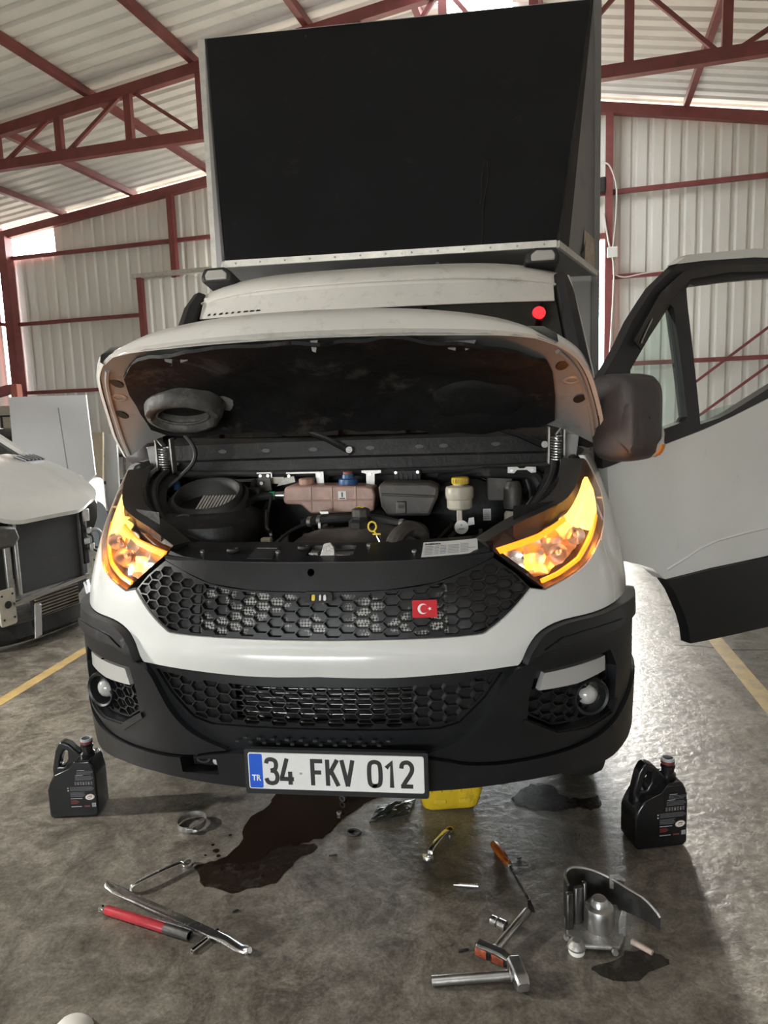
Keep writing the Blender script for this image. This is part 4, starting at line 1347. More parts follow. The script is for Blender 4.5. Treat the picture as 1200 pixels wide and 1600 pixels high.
MB().tube(crom([(.055, .345, 1.281), (.065, .345, 1.284), (.075, .345, 1.281), (.082, .345, 1.284)], 3), .002, 5).build('cap_symbol', 'yellow_cap', oc)
dp = MB().cyl((.146, .20, 1.205), (.174, .16, 1.165), .006, .007, 8).build('dipstick', 'chrome', eng)
MB().tube([V((.128 + .013 * math.cos(t), .21, 1.235 + .016 * math.sin(t))) for t in np.linspace(0, 6.283, 17)[:-1]], .0034, 6, True).build('dipstick_ring', 'yellow_cap', dp)
MB().tube([V((.134, .208, 1.220)), V((.146, .20, 1.205))], .003, 6).build('dipstick_shank', 'yellow_cap', dp)
MB().box((.143, .20, 1.212), (.026, .008, .005), Matrix.Identity(4)).build('dipstick_collar', 'yellow_cap', dp, smooth=0)

def hose(pts, r, mt='black_rubber', n=10, nm='hose'):
    return MB().tube(crom(pts, 6), r, n).build(nm, mt, truck)
h1 = hose([(-.17, .50, 1.205), (-.12, .47, 1.218), (-.05, .45, 1.228), (.02, .46, 1.228), (.10, .47, 1.222), (.184, .44, 1.208), (.24, .41, 1.205), (.284, .38, 1.190), (.288, .36, 1.13)], .017)
for x, y, z in ((-.14, .48, 1.214), (-.10, .465, 1.221), (.205, .43, 1.207)):
    MB().cyl((x - .007, y, z), (x + .007, y - .004, z), .0195, .0195, 14).build('hose_clip', 'zinc', h1)
MB().box((-.08, .46, 1.25), (.035, .02, .014)).build('hose_valve', 'zinc', h1, bevel=.003)
MB().box((-.10, .455, 1.205), (.014, .02, .03)).build('hose_valve', 'zinc', h1, bevel=.003)
hose([(.19, .14, 1.12), (.205, .17, 1.195), (.245, .24, 1.222), (.285, .28, 1.18), (.29, .28, 1.10)], .026, 'grey_box')
hose([(-.30, .60, 1.30), (-.38, .57, 1.29), (-.395, .52, 1.24), (-.36, .44, 1.14), (-.34, .40, 1.05)], .014)
hose([(-.305, .55, 1.30), (-.31, .50, 1.21), (-.285, .42, 1.14)], .005)
hose([(-.14, .48, 1.21), (-.20, .44, 1.19), (-.26, .38, 1.14), (-.28, .36, 1.08)], .006)
hose([(-.395, .64, 1.36), (-.398, .60, 1.30), (-.40, .55, 1.22), (-.36, .46, 1.14), (-.33, .42, 1.06)], .010)
hose([(-.33, .60, 1.27), (-.345, .56, 1.23), (-.32, .50, 1.17)], .012, 'bay_black')
cn = MB().box((-.385, .60, 1.312), (.06, .05, .04)).box((-.35, .60, 1.30), (.05, .03, .025)).build('pipe_connector', 'bay_black', truck, bevel=.005)
MB().prism([(-.03, -.03), (.035, -.02), (.03, .03), (0, .045), (-.025, .02)], .01, rot90((-.365, .66, 1.335))).build('lifting_plate', 'grey_box', truck, smooth=0)
MB().cyl((-.365, .645, 1.345), (-.365, .635, 1.345), .008, .007, 8).build('bolt', 'zinc', truck)
MB().box((-.27, .34, 1.15), (.035, .03, .06)).build('plastic_block', 'milky_plastic', truck, bevel=.004)
MB().bar((-.56, .68, 1.352), (-.33, .67, 1.356), .014, .010).build('heat_shield_edge', 'inner_paint', truck, smooth=0)
MB().prism([(-.31, 1.33), (-.28, 1.362), (-.24, 1.368), (-.235, 1.345), (-.28, 1.335)], .02, rot90((0, .68, 0))).build('alloy_bracket', 'cast_alu', truck, smooth=0)
MB().prism([(-.345, 1.34), (-.29, 1.335), (-.285, 1.365), (-.34, 1.368)], .02, rot90((0, .70, 0))).build('foam_strip', 'milky_plastic', truck, smooth=0)

# brake fluid reservoir, master cylinder and booster
rv = MB().lathe([(.040, 0), (.046, .006), (.047, .036), (.050, .038), (.052, .044), (.052, .074), (.048, .082), (.022, .088), (.022, .096)], 24, Matrix.Translation((.408, .52, 1.246))).build('brake_fluid_reservoir', 'milky_plastic', truck)
cp = MB().lathe([(.030, 0), (.032, .004), (.032, .020), (.028, .024)], 20, Matrix.Translation((.412, .52, 1.338))).build('reservoir_cap', 'yellow_cap', rv, smooth=30)
for i in range(-3, 4):
    MB().box((.412 + i * .008, .4875 + abs(i) * .0012, 1.350), (.002, .003, .014)).build('cap_rib', 'cardboard', rv, smooth=0)
MB().box((.408, .478, 1.217), (.020, .012, .06)).build('reservoir_strap', 'milky_plastic', rv, bevel=.003)
tg = MB().cyl((.414, .470, 1.187), (.414, .466, 1.187), .025, .025, 24).build('round_tag', 'white_label', rv)
MB().box((.414, .4652, 1.181), (.020, .001, .004)).box((.414, .4652, 1.195), (.005, .001, .006)).build('tag_print', 'label_grey', tg, smooth=0)
MB().prism([(-.012, -.014), (.014, -.010), (.012, .016), (-.006, .014)], .002, rot90((.447, .475, 1.205))).build('paper_tag', 'white_label', rv, smooth=0)
MB().lathe([(.17, 0), (.175, .02), (.168, .06), (.12, .085), (.04, .09)], 36, Matrix.Translation((.43, .77, 1.175)) @ Matrix.Rotation(math.radians(90), 4, 'X')).build('brake_booster', 'bay_black', truck)
MB().tube([V((.43 + .172 * math.cos(t), .742, 1.175 + .172 * math.sin(t))) for t in np.linspace(0, 6.283, 41)[:-1]], .005, 6, True).build('booster_rim', 'black_gloss', truck)
sl = MB().box((.510, .680, 1.200), (.030, .002, .046)).build('booster_label', 'white_label', truck, smooth=0)
for i in range(5):
    MB().box((.510, .6785, 1.186 + i * .007), (.020, .001, .003)).build('print_line', 'label_grey', sl, smooth=0)
MB().box((.595, .60, 1.185), (.03, .03, .026)).build('sensor', 'white_label', truck, bevel=.006)
MB().cyl((.405, .45, 1.135), (.405, .42, 1.145), .02, .014, 12).build('pipe_union', 'dark_steel', truck)
MB().lathe([(.034, 0), (.036, .02), (.034, .075), (.030, .085), (.024, .10)], 18, Matrix.Translation((.605, .60, 1.235))).build('fuel_filter', 'grey_box', truck)
MB().lathe([(.030, 0), (.028, .05), (.022, .06)], 14, Matrix.Translation((.600, .60, 1.165))).build('filter_bowl', 'milky_plastic', truck)
hose([(.33, .74, 1.335), (.45, .70, 1.362), (.58, .68, 1.362), (.68, .68, 1.350), (.715, .66, 1.31), (.72, .62, 1.24)], .024, 'dark_liner')
hose([(.80, .66, 1.36), (.77, .60, 1.32), (.72, .50, 1.27), (.64, .40, 1.21), (.56, .32, 1.18)], .006)
hose([(.66, .68, 1.34), (.672, .64, 1.28), (.66, .60, 1.20)], .006)
MB().prism([(.70, 1.35), (.78, 1.345), (.80, 1.31), (.76, 1.255), (.73, 1.27), (.70, 1.30)], .01, rot90((0, .72, 0))).build('heat_shield', 'inner_paint', truck, smooth=0)
MB().box((.56, .70, 1.30), (.10, .03, .10)).build('junction_plate', 'grey_box', truck, bevel=.006)
MB().bar((.50, .25, 1.185), (.72, .42, 1.245), .03, .012).build('lamp_carrier', 'bay_black', truck, bevel=.004)

# loose wiring and small pipes deep in the bay
wr = random.Random(21)
for i in range(20):
    x0 = wr.uniform(-.36, .72)
    mid = -.29 < x0 < .50
    p0 = V((x0, wr.uniform(.50, .70), wr.uniform(1.10, 1.19) if mid else wr.uniform(1.20, 1.33)))
    pts = [p0]
    for k in range(3):
        pts.append(pts[-1] + V((wr.uniform(-.09, .09), wr.uniform(-.10, .0), wr.uniform(-.10, .01))))
    hose([tuple(p) for p in pts], wr.choice((.003, .004, .006, .009)), wr.choice(('black_rubber', 'black_rubber', 'grey_box', 'black_gloss')), 7, 'wire')
for i in range(14):
    px_ = wr.uniform(-.34, .70)
    p = V((px_, wr.uniform(.42, .66), wr.uniform(1.10, 1.18) if -.29 < px_ < .50 else wr.uniform(1.12, 1.30)))
    MB().box(tuple(p), (wr.uniform(.015, .05), wr.uniform(.015, .04), wr.uniform(.015, .04)), None).build('plug_connector', wr.choice(('bay_black', 'grey_box', 'cast_alu')), truck, bevel=.004)

# air filter box with oval inlet
ab = MB()
def ab_ring(rx, ry, z, cx=-.505, cy=.42, p=3.2, n=36):
    out = []
    for i in range(n):
        t = 2 * math.pi * i / n
        c_, s_ = math.cos(t), math.sin(t)
        out.append(V((cx + rx * abs(c_) ** (2 / p) * (1 if c_ > 0 else -1), cy + ry * abs(s_) ** (2 / p) * (1 if s_ > 0 else -1), z + .10 * (cy - .42 + ry * s_ * .6))))
    return out
rows = [ab_ring(.17, .20, 1.0), ab_ring(.18, .21, 1.20), ab_ring(.175, .20, 1.245), ab_ring(.15, .16, 1.262)]
rows += [ab_ring(.15, .115, 1.27, -.52, .46, 2.2)]
air = MB().grid([r + r[:1] for r in rows]).build('air_filter_box', 'bay_black', truck, smooth=50)
def tilt(pts, dz0=0.0):
    return [V((p.x, p.y, p.z + (p.y - .46) * .42 + dz0)) for p in pts]
rows = [tilt(ab_ring(rx, ry, z, -.522, .46, 2.3)) for rx, ry, z in ((.150, .128, 1.262), (.152, .130, 1.300), (.142, .120, 1.310), (.134, .112, 1.300), (.130, .108, 1.322), (.120, .098, 1.326), (.112, .090, 1.315), (.108, .086, 1.26))]
inl = MB().grid([r + r[:1] for r in rows]).build('air_inlet', 'black_rubber', air, smooth=50)
r = tilt(ab_ring(.109, .087, 1.268, -.522, .46, 2.3))
MB().add(r, [tuple(range(36))]).build('inlet_floor', 'bay_black', inl, smooth=0)
mat('filter_paper', (.62, .60, .55), .7)
for i in range(11):
    x = -.555 + i * .012
    MB().bar((x, .42, 1.268), (x, .52, 1.312), .007, .006).build('filter_pleat', 'filter_paper', inl, smooth=0)
q = V((-.565, .315, 1.245))
MB().tube([q + V((.028 * math.cos(t), .024 * math.sin(t), .004 + .012 * math.sin(t))) for t in np.linspace(0, 6.283, 21)[:-1]], .009, 8, True).build('drain_grommet', 'old_rubber', air)
hose([(-.70, .55, 1.27), (-.72, .50, 1.31), (-.70, .46, 1.27), (-.68, .42, 1.22)], .020, 'black_rubber')
MB().lathe([(.016, 0), (.017, .03), (.010, .034)], 10, Matrix.Translation((-.70, .60, 1.33))).build('washer_cap', 'blue_cap', truck)
MB().tube(crom([(-.86, .64, 1.585), (-.76, .60, 1.58), (-.66, .56, 1.565), (-.605, .55, 1.515), (-.592, .55, 1.47), (-.61, .55, 1.43), (-.66, .55, 1.385), (-.71, .55, 1.345), (-.73, .55, 1.30)], 6), .0085, 8).build('washer_hose', 'black_rubber', truck)

# ---------------------------------------------------------------- cab
def ws(x, z, d=0.0):
    y = .90 + .82 * (z - 1.52) - .15 * (1 - (x / .86) ** 2)
    return V((x, y + d * .75, z - d * .6))
WSO = [(-.90, 1.52), (.90, 1.52), (.875, 1.9), (.845, 2.19), (-.845, 2.19), (-.875, 1.9)]
sheet(MB(), WSO, ws, (), .06, .006).build('windscreen', 'windscreen_glass', truck, smooth=60)
def strip_low(x):
    return 2.082 - .012 * math.cos(x * 1.7)
xs = list(np.linspace(-.842, .842, 31))
stp = sheet(MB(), [(x, strip_low(x)) for x in xs] + [(.846, 2.192), (-.846, 2.192)], ws, (), .06, .004, -.006).build('sun_strip', 'white_dirty', truck, smooth=60)
rnd = random.Random(4)
for i in range(9):
    x = -.80 + i * .033
    w = rnd.uniform(.012, .026)
    sheet(MB(), [(x, 2.083 + .006), (x + w, 2.083 + .007), (x + w, 2.083 + .018 - i * .0008), (x + .004, 2.083 + .014)], ws, (), .03, .002, -.009).build('worn_patch', 'ink', stp, smooth=0)
rd = ws(.765, 2.015, -.012)
MB().cyl(rd, rd + V((0, -.004, .001)), .029, .028, 28).build('red_marker', 'red_glow', truck)['label'] = 'round glowing red marker on windscreen'
# roof with front cap
def roof_pt(x, k):
    w = abs(x) / .86
    tab = [(ws(x, 2.186).y - .012, 2.182), (ws(x, 2.186).y - .006, 2.202), (1.50 - .13 * (1 - w * w), 2.262), (1.66 - .10 * (1 - w * w), 2.318), (1.86, 2.352), (2.45, 2.37)]
    y, z = tab[k]
    return V((x * (1 + .02 * k), y, z - (.03 + .012 * k) * w ** 5))
xs = list(np.linspace(-.875, .875, 33))
rf = MB().grid([[roof_pt(x, k) for x in xs] for k in range(6)]).build('cab_roof', 'white_dirty', truck, smooth=40)
MB().tube([roof_pt(x, 1) + V((0, -.006, .002)) for x in xs], .006, 6).build('roof_gutter', 'white_dirty', rf)
for s in (1, -1):
    c = V((s * .808, 1.60, 2.292))
    pr = [(-.082, -.035), (.078, -.035), (.084, .0), (.066, .040), (-.040, .044), (-.082, .012)]
    if s < 0: pr = mirror_poly(pr)
    R9 = Matrix.Translation(c + V((0, .13, 0))) @ Matrix.Rotation(math.radians(82), 4, 'X')
    lm = MB().prism(pr, .20, R9).build('marker_lamp', 'soft_black', truck, bevel=.014, seg=3)
    pl_ = [(-.054, -.022), (.056, -.022), (.060, .002), (.046, .026), (-.030, .028), (-.054, .008)]
    if s < 0: pl_ = mirror_poly(pl_)
    MB().prism(pl_, .206, R9).build('marker_lens', 'lens_grey', lm, bevel=.006)
    # A pillar, sill, rear pillar and side
    MB().tube([V((s * .935, .93, 1.46)), V((s * .925, 1.12, 1.75)), V((s * .895, 1.40, 2.12)), V((s * .885, 1.50, 2.20))], [.055, .05, .045, .04], 8).build('windscreen_pillar', 'soft_black', truck)
    MB().tube([V((s * .985, 1.02, 1.46)), V((s * .965, 1.20, 1.75)), V((s * .93, 1.50, 2.12)), V((s * .92, 1.62, 2.22))], [.03, .03, .03, .03], 8).build('door_pillar', 'white_paint', truck)
    MB().bar((s * .95, 2.42, .55), (s * .93, 2.42, 2.33), .10, .16, V((0, 1, 0))).build('cab_pillar', 'white_paint', truck)
    MB().bar((s * .96, .95, .55), (s * .96, 2.45, .55), .12, .16).build('door_sill', 'black_plastic', truck)
MB().box((0, 2.47, 1.45), (1.86, .04, 1.8)).build('cab_bulkhead', 'soft_black', truck, smooth=0)
MB().box((0, 1.25, 1.30), (1.66, .55, .40)).build('dashboard', 'soft_black', truck, bevel=.06, seg=3)
MB().box((0, 1.7, .62), (1.8, 1.6, .08)).build('cab_floor', 'soft_black', truck, smooth=0)
for x in (-.42, .5):
    st = MB().box((x, 1.95, 1.0), (.52, .5, .16)).build('cab_seat', 'soft_black', truck, bevel=.05, seg=3)
    MB().box((x, 2.24, 1.38), (.50, .14, .70)).build('seat_back', 'soft_black', st, bevel=.05, seg=3)
# closed passenger door with its folded mirror
pd = MB()
rows = [[V((-x, y, z)) for y in np.linspace(.98, 2.36, 8)] for z, x in ((.58, .985), (.90, .998), (1.20, 1.0), (1.46, .985))]
pdo = MB().grid(rows).build('passenger_door', 'white_paint', truck, smooth=60)
MB().add([(-.985, 1.10, 1.47), (-.985, 2.34, 1.47), (-.93, 2.34, 2.2), (-.93, 1.60, 2.2)], [(0, 1, 2, 3)]).build('door_window', 'windscreen_glass', pdo, smooth=0)
MB().box((0, 0, 0), (.16, .10, .31), Matrix.Translation((-.985, .93, 1.565)) @ Matrix.Rotation(math.radians(-35), 4, 'Z')).build('folded_mirror', 'mirror_cap', pdo, bevel=.04, seg=3)
MB().bar((-.93, 1.0, 1.46), (-.985, .93, 1.50), .05, .05).build('mirror_arm', 'soft_black', pdo)

# ---------------------------------------------------------------- open driver's door
DO = V((.97, .75, 0))
DA = math.radians(33)
DX = V((math.cos(DA), math.sin(DA), 0))
DN = V((math.sin(DA), -math.cos(DA), 0))      # outward face, towards the viewer
def dp_(u, z, d=0.0):
    bow = .035 * (1 - ((u - .55) / .75) ** 2) * max(0, 1 - ((z - 1.1) / .9) ** 2)
    tum = -.09 * max(0, z - 1.5)
    return DO + DX * u + DN * (bow + tum - d) + V((0, 0, z))
def door_part(name, outline, material, parent, holes=(), off=0.0, thick=.03, step=.05, smooth=40):
    return sheet(MB(), outline, dp_, holes, step, thick, off).build(name, material, parent, smooth=smooth)
skin = [(-.01, 1.367), (.0, 1.2), (.012, 1.08), (.038, 1.0), (.09, .988), (.146, .971), (.22, .945), (.289, .892), (.312, .893), (.551, .907), (.964, .914), (1.15, .916), (1.16, 1.3), (1.16, 1.66), (1.0, 1.632), (.921, 1.61), (.68, 1.54), (.49, 1.489), (.275, 1.439), (.12, 1.40)]
drv = door_part('driver_door', skin, 'white_paint', truck, thick=.06, off=0)
door_part('door_cladding', [(.285, .893), (.312, .890), (.551, .905), (.964, .912), (1.15, .914), (1.15, .585), (.984, .582), (.70, .588), (.52, .592), (.44, .595), (.425, .66), (.40, .72), (.366, .78), (.33, .84)], 'black_plastic', drv, off=-.012, thick=.05)
MB().tube([dp_(u, z, .002) for u, z in ((.30, .93), (.405, .967), (.48, .997), (.586, 1.02), (.75, 1.033), (.956, 1.041), (1.14, 1.046))], .006, 6).build('door_crease', 'white_paint', drv)
fr = [(-.026, 1.363), (-.035, 1.50), (-.030, 1.62), (-.012, 1.706), (.081, 1.815), (.161, 1.924), (.292, 2.061), (.429, 2.158), (.574, 2.179), (.884, 2.212), (1.15, 2.225), (1.15, 1.655), (1.0, 1.628), (.921, 1.61), (.68, 1.54), (.49, 1.489), (.275, 1.439)]
q_open = [(.115, 1.60), (.13, 1.735), (.24, 1.86), (.375, 1.995), (.392, 1.98), (.412, 1.545), (.395, 1.528), (.26, 1.497), (.15, 1.475)]
m_open = [(.482, 1.512), (.471, 2.062), (.49, 2.080), (.523, 2.075), (.70, 2.10), (.889, 2.122), (1.10, 2.14), (1.10, 1.70), (1.02, 1.685), (.918, 1.649), (.80, 1.605), (.679, 1.560), (.60, 1.535)]
door_part('window_frame', fr, 'soft_black', drv, holes=(q_open, m_open), off=.006, thick=.045, step=.04)
door_part('quarter_glass', q_open, 'door_glass', drv, off=.022, thick=.004)
door_part('lowered_glass', [(.483, 1.512), (.483, 1.553), (.56, 1.565), (.68, 1.585), (.74, 1.59), (.68, 1.560), (.60, 1.535)], 'door_glass', drv, off=.03, thick=.005)
door_part('door_top_cap', [(.411, 2.156), (.481, 2.196), (.882, 2.248), (1.15, 2.262), (1.15, 2.224), (.884, 2.211), (.574, 2.178), (.429, 2.157)], 'white_paint', drv, off=-.002, thick=.05)
door_part('wind_deflector', [(.165, 1.812), (.135, 1.845), (.30, 2.035), (.44, 2.13), (.70, 2.165), (1.12, 2.195), (1.12, 2.165), (.70, 2.135), (.47, 2.095), (.35, 2.005)], 'black_gloss', drv, off=-.02, thick=.006)
MB().tube([dp_(u, z, -.026) for u, z in ((.165, 1.835), (.175, 1.85), (.20, 1.885), (.235, 1.93))], .003, 5).build('deflector_clip', 'zinc', drv)
MB().box((0, 0, 0), (.72, .03, .38), Matrix.Translation(dp_(.72, 1.24, .09)) @ Matrix.Rotation(DA, 4, 'Z')).build('door_card', 'soft_black', drv, bevel=.02)
# door mirror
def mp_(u, z, d):
    return DO + DX * u + DN * d + V((0, 0, z))
rows = []
for d, sx, sz in ((.060, .80, .86), (.075, .95, .96), (.11, 1.0, 1.0), (.16, .99, .99), (.205, .92, .94), (.235, .74, .82), (.25, .45, .55), (.252, .02, .02)):
    r = []
    for i in range(40):
        t = 2 * math.pi * i / 40
        c_, s_ = math.cos(t), math.sin(t)
        p = 4.2
        x = .105 * sx * abs(c_) ** (2 / p) * (1 if c_ > 0 else -1)
        z = .158 * sz * abs(s_) ** (2 / p) * (1 if s_ > 0 else -1)
        x += .012 * (1 if z > 0 else -.6) * abs(z) / .158 * (-1 if x < 0 else .2)
        r.append(mp_(-.045 + x, 1.555 + z, d))
    rows.append(r)
mb = MB(); mb.grid([r + r[:1] for r in rows]); mb.add(rows[0], [tuple(range(40))])
mr = mb.build('door_mirror', 'mirror_cap', drv, smooth=50)
MB().tube([mp_(-.005, 1.43, .11), mp_(.0, 1.44, .0), mp_(.01, 1.45, -.01)], .032, 8).build('mirror_arm', 'soft_black', mr)
def mface(u, z, d):
    return mp_(u, z, .246 - d - 77 * max(0, abs(u + .045) - .07) ** 2 - 18 * max(0, abs(z - 1.555) - .10) ** 2)
sheet(MB(), [(.020, 1.412), (.045, 1.425), (.056, 1.45), (.060, 1.59), (.046, 1.598), (.043, 1.52), (.022, 1.475), (.004, 1.460), (.004, 1.42)], mface, (), .015, .012, -.006).build('mirror_lamp_lens', 'lens_grey', mr, smooth=40)
sheet(MB(), [(.008, 1.418), (.034, 1.420), (.035, 1.445), (.028, 1.462), (.010, 1.456)], mface, (), .015, .012, -.010).build('mirror_indicator', 'amber_lens', mr, smooth=40)
sheet(MB(), [(-.138, 1.605), (-.088, 1.600), (-.070, 1.578), (-.066, 1.475), (-.082, 1.425), (-.118, 1.435), (-.138, 1.475)], mface, (), .015, .012, -.004).build('mirror_panel', 'mirror_cap', mr, smooth=40)

# ---------------------------------------------------------------- cargo box
FB, FT = V((.933, 2.06, 2.48)), V((1.237, 2.86, 4.095))
BX, BY0, BY1, BZ0, BZ1 = 1.29, 2.90, 6.9, .95, 4.12
def tarp_pt(s, t, d=0.0):
    x = (FB.x + (FT.x - FB.x) * t) * s
    y = FB.y + (FT.y - FB.y) * t
    z = FB.z + (FT.z - FB.z) * t
    n = V((0, -.898, .445))
    sag = -.012 * math.sin(math.pi * t) * (1 - s * s) + .006 * mnoise.noise(V((x * 1.5, z * 1.5, 7)))
    return V((x, y, z)) + n * (sag - d)
body = MB()
body.box((0, (BY0 + BY1) / 2, (BZ0 + BZ1) / 2), (2 * BX, BY1 - BY0, BZ1 - BZ0))
box = body.build('cargo_box', 'box_panel', truck, smooth=0)
ss, tt = np.linspace(-1, 1, 31), np.linspace(0, 1, 31)
tarp = MB().solid_grid([[tarp_pt(s, t) for s in ss] for t in tt], [[tarp_pt(s, t, .01) for s in ss] for t in tt]).build('peak_tarpaulin', 'tarp', box, smooth=60)
for s in (1, -1):
    # tapering side of the peak
    f0 = [tarp_pt(s, t) for t in tt]
    rows = [[f0[i].lerp(V((s * BX, BY0 + .02, BZ0 + 1.50 + (BZ1 - .005 - BZ0 - 1.50) * t)), k) for i, t in enumerate(tt)] for k in (0, .24, .5, 1.0)]
    sd = MB().grid(rows).build('peak_side', 'box_grey', box, smooth=30)
    rows = [[p + V((s * .004, -.004, 0)) for p in rows[0]], [p + V((s * .006, -.002, 0)) for p in rows[1]]]
    MB().grid(rows).build('tarp_edge', 'tarp', sd, smooth=30)
MB().add([tarp_pt(-1, 0), tarp_pt(1, 0), V((BX, BY0 + .02, 2.45)), V((-BX, BY0 + .02, 2.45))], [(0, 1, 2, 3)]).build('peak_floor', 'box_grey', box, smooth=0)
MB().add([tarp_pt(-1, 1), tarp_pt(1, 1), V((BX, BY0 + .02, 4.105)), V((-BX, BY0 + .02, 4.105))], [(3, 2, 1, 0)]).build('peak_top', 'tarp', box, smooth=0)
rl = MB().bar(tarp_pt(-1, 0) + V((0, -.012, .002)), tarp_pt(1, 0) + V((0, -.012, .002)), .02, .036).build('peak_rail', 'alu_rail', box, smooth=0)
for s in (1, -1):
    MB().bar(tarp_pt(s, 0) + V((s * .01, -.004, .002)), V((s * (BX + .008), BY0, 2.455)), .018, .036).build('peak_rail', 'alu_rail', box, smooth=0)
    MB().bar(V((s * (BX - .01), BY0 - .012, .95)), V((s * (BX - .01), BY0 - .012, 4.10)), .05, .03, V((0, 1, 0))).build('corner_post', 'alu_rail' if s < 0 else 'box_grey', box, smooth=0)  # left post in paler metal, painting in the light it catches
for i in range(13):
    q = tarp_pt(-.93 + i * .155, 0) + V((0, -.024, .002))
    MB().cyl(q, q + V((0, -.004, 0)), .006, .005, 8).build('rivet', 'zinc', rl)
MB().bar((.28, 2.2, 2.44), (.25, 2.75, 2.40), .02, .03).build('peak_strut', 'box_grey', box, smooth=0)
# torn tarpaulin edge and old sticker on the peak side
def side_pt(s, t, k, d=0.0):
    f = tarp_pt(s, t)
    return f.lerp(V((s * BX, BY0 + .02, BZ0 + 1.50 + (BZ1 - .005 - BZ0 - 1.50) * t)), k) + V((s * .9, -.4, 0)) * d
mat('worn_sticker', (.50, .40, .33), .5, var=.3, scale=22)
pk = MB().grid([[side_pt(1, t, k, .006) for k in (.60, .93)] for t in (.02, .13)]).build('worn_sticker', 'worn_sticker', box, smooth=0)
MB().add([side_pt(1, .02, .52, .012), side_pt(1, .02, .62, .012), side_pt(1, .09, .62, .012)], [(0, 1, 2)]).build('sticker_tear', 'ink', box, smooth=0)
# seam and drips on the tarp
MB().tube([tarp_pt(.56 + .006 * math.sin(t * 30), t, -.003) for t in np.linspace(.01, .34, 20)], .0025, 4).build('tarp_crack', 'ink', tarp)
MB().tube([tarp_pt(.535 + .004 * math.sin(t * 40), t, -.003) for t in np.linspace(.17, .34, 12)], .002, 4).build('tarp_crack', 'ink', tarp)

# ---------------------------------------------------------------- wheels
def wheel(loc, s):
    R = Matrix.Translation(loc) @ Matrix.Rotation(math.radians(90) * s, 4, 'Y')
    w = MB().lathe([(.20, -.09), (.30, -.105), (.345, -.095), (.362, -.06), (.365, 0), (.362, .06), (.345, .095), (.30, .105), (.20, .09)], 40, R, False, False).build('wheel', 'tyre', truck)
    MB().lathe([(.20, -.09), (.205, .085), (.19, .06), (.12, .03), (.10, .08), (.05, .09), (.004, .09)], 28, R, True, True).build('wheel_rim', 'zinc', w)
for x, y in ((.88, 1.03), (-.88, 1.03), (.90, 5.2), (-.90, 5.2)):
    wheel((x, y, .365), 1 if x > 0 else -1)
# ------------------------------------------------------------------ white car with its front stripped
car = local_root('white_car', (-2.74, 2.89, 0), math.radians(-11.5))
tag(car, 'white car with its front bumper and lamps removed, radiator exposed', 'car')
def car_hood(x, y):
    t = max(0, min(1, (0.06 - x) / .95))
    z = .985 + .40 * t ** .85 - .05 * (abs(y) / .8) ** 2.5 - .05 * max(0, 1 - t * 7) ** 2
    return z
rows = []
for t in np.linspace(0, 1, 13):
    r = []
    hw = .60 + .32 * min(1, t * 1.8) ** .7
    for k in np.linspace(-1, 1, 25):
        y = k * hw
        x = .07 - .93 * t - .10 * abs(k) ** 3 * (1 - t * .6)
        z = car_hood(x, y) + .012 * math.exp(-((abs(y) - .46 - .1 * t) / .05) ** 2)
        r.append(V((x, y, z)))
    rows.append(r)
back = [[p - V((0.01, 0, .03)) for p in r] for r in rows]
ch = MB().solid_grid(rows, back).build('car_hood', 'car_white', car, smooth=50)
vent = [(-.78, .52), (-.87, .82), (-.76, .84), (-.67, .54)]
hv = lambda x, y, dz_=0.0: V((x, y, car_hood(x, y) + .014 + dz_))
MB().add([hv(*p) for p in vent] + [hv(*p, -.03) for p in vent], [(0, 1, 2, 3), (0, 4, 5, 1), (1, 5, 6, 2), (2, 6, 7, 3), (3, 7, 4, 0)]).build('hood_vent', 'soft_black', ch, smooth=0)
for i in range(6):
    t = i / 5
    p = V(vent[0] + (0,)).lerp(V(vent[1] + (0,)), t)
    q = V(vent[3] + (0,)).lerp(V(vent[2] + (0,)), t)
    MB().bar(hv(p.x, p.y, .006), hv(q.x, q.y, .006), .014, .008).build('vent_slat', 'label_grey', ch, smooth=0)
for s in (1, -1):
    rows = []
    for z, dy, x0 in ((1.05, 0, -.12), (.95, .035, -.10), (.80, .06, -.16), (.62, .05, -.28)):
        rows.append([V((x, s * (float(np.interp(x, [-1.0, -.8, -.42, -.08], [.90, .90, .82, .66])) + dy - .02), z + float(np.interp(x, [-1.0, -.08], [.27, -.06])) * (1 if z > 1 else .6 if z > .9 else .2))) for x in np.linspace(x0, -1.0, 9)])
    MB().grid(rows).build('front_wing', 'car_white', car, smooth=50)
    MB().lathe([(.20, -.10), (.31, -.11), (.34, -.07), (.34, .07), (.31, .11), (.20, .10)], 32, Matrix.Translation((-.75, s * .78, .34)) @ Matrix.Rotation(math.radians(90), 4, 'X')).build('car_wheel', 'tyre', car)
    # body side and cab posts
    MB().box((-2.1, s * .88, .80), (2.2, .08, .85)).build('body_side', 'car_white', car, bevel=.03)
    MB().tube([V((-.93, s * .78, 1.34)), V((-1.25, s * .72, 1.56)), V((-1.65, s * .64, 1.80))], .045, 8).build('windscreen_post', 'car_white', car)
MB().add([(-.93, -.76, 1.35), (-.93, .76, 1.35), (-1.62, .62, 1.80), (-1.62, -.62, 1.80)], [(0, 1, 2, 3)]).build('car_windscreen', 'windscreen_glass', car, smooth=0)
MB().box((-.95, 0, 1.335), (.12, 1.45, .03)).build('car_cowl', 'soft_black', car)
MB().tube([V((-.90, .5, 1.36)), V((-.98, .1, 1.42)), V((-.99, -.3, 1.42))], .009, 6).build('car_wiper', 'black_rubber', car)
MB().box((-2.3, 0, 1.82), (1.5, 1.30, .05)).build('car_roof', 'car_white', car, bevel=.02)
MB().box((-1.9, 0, .75), (1.8, 1.6, .7)).build('car_interior', 'soft_black', car)
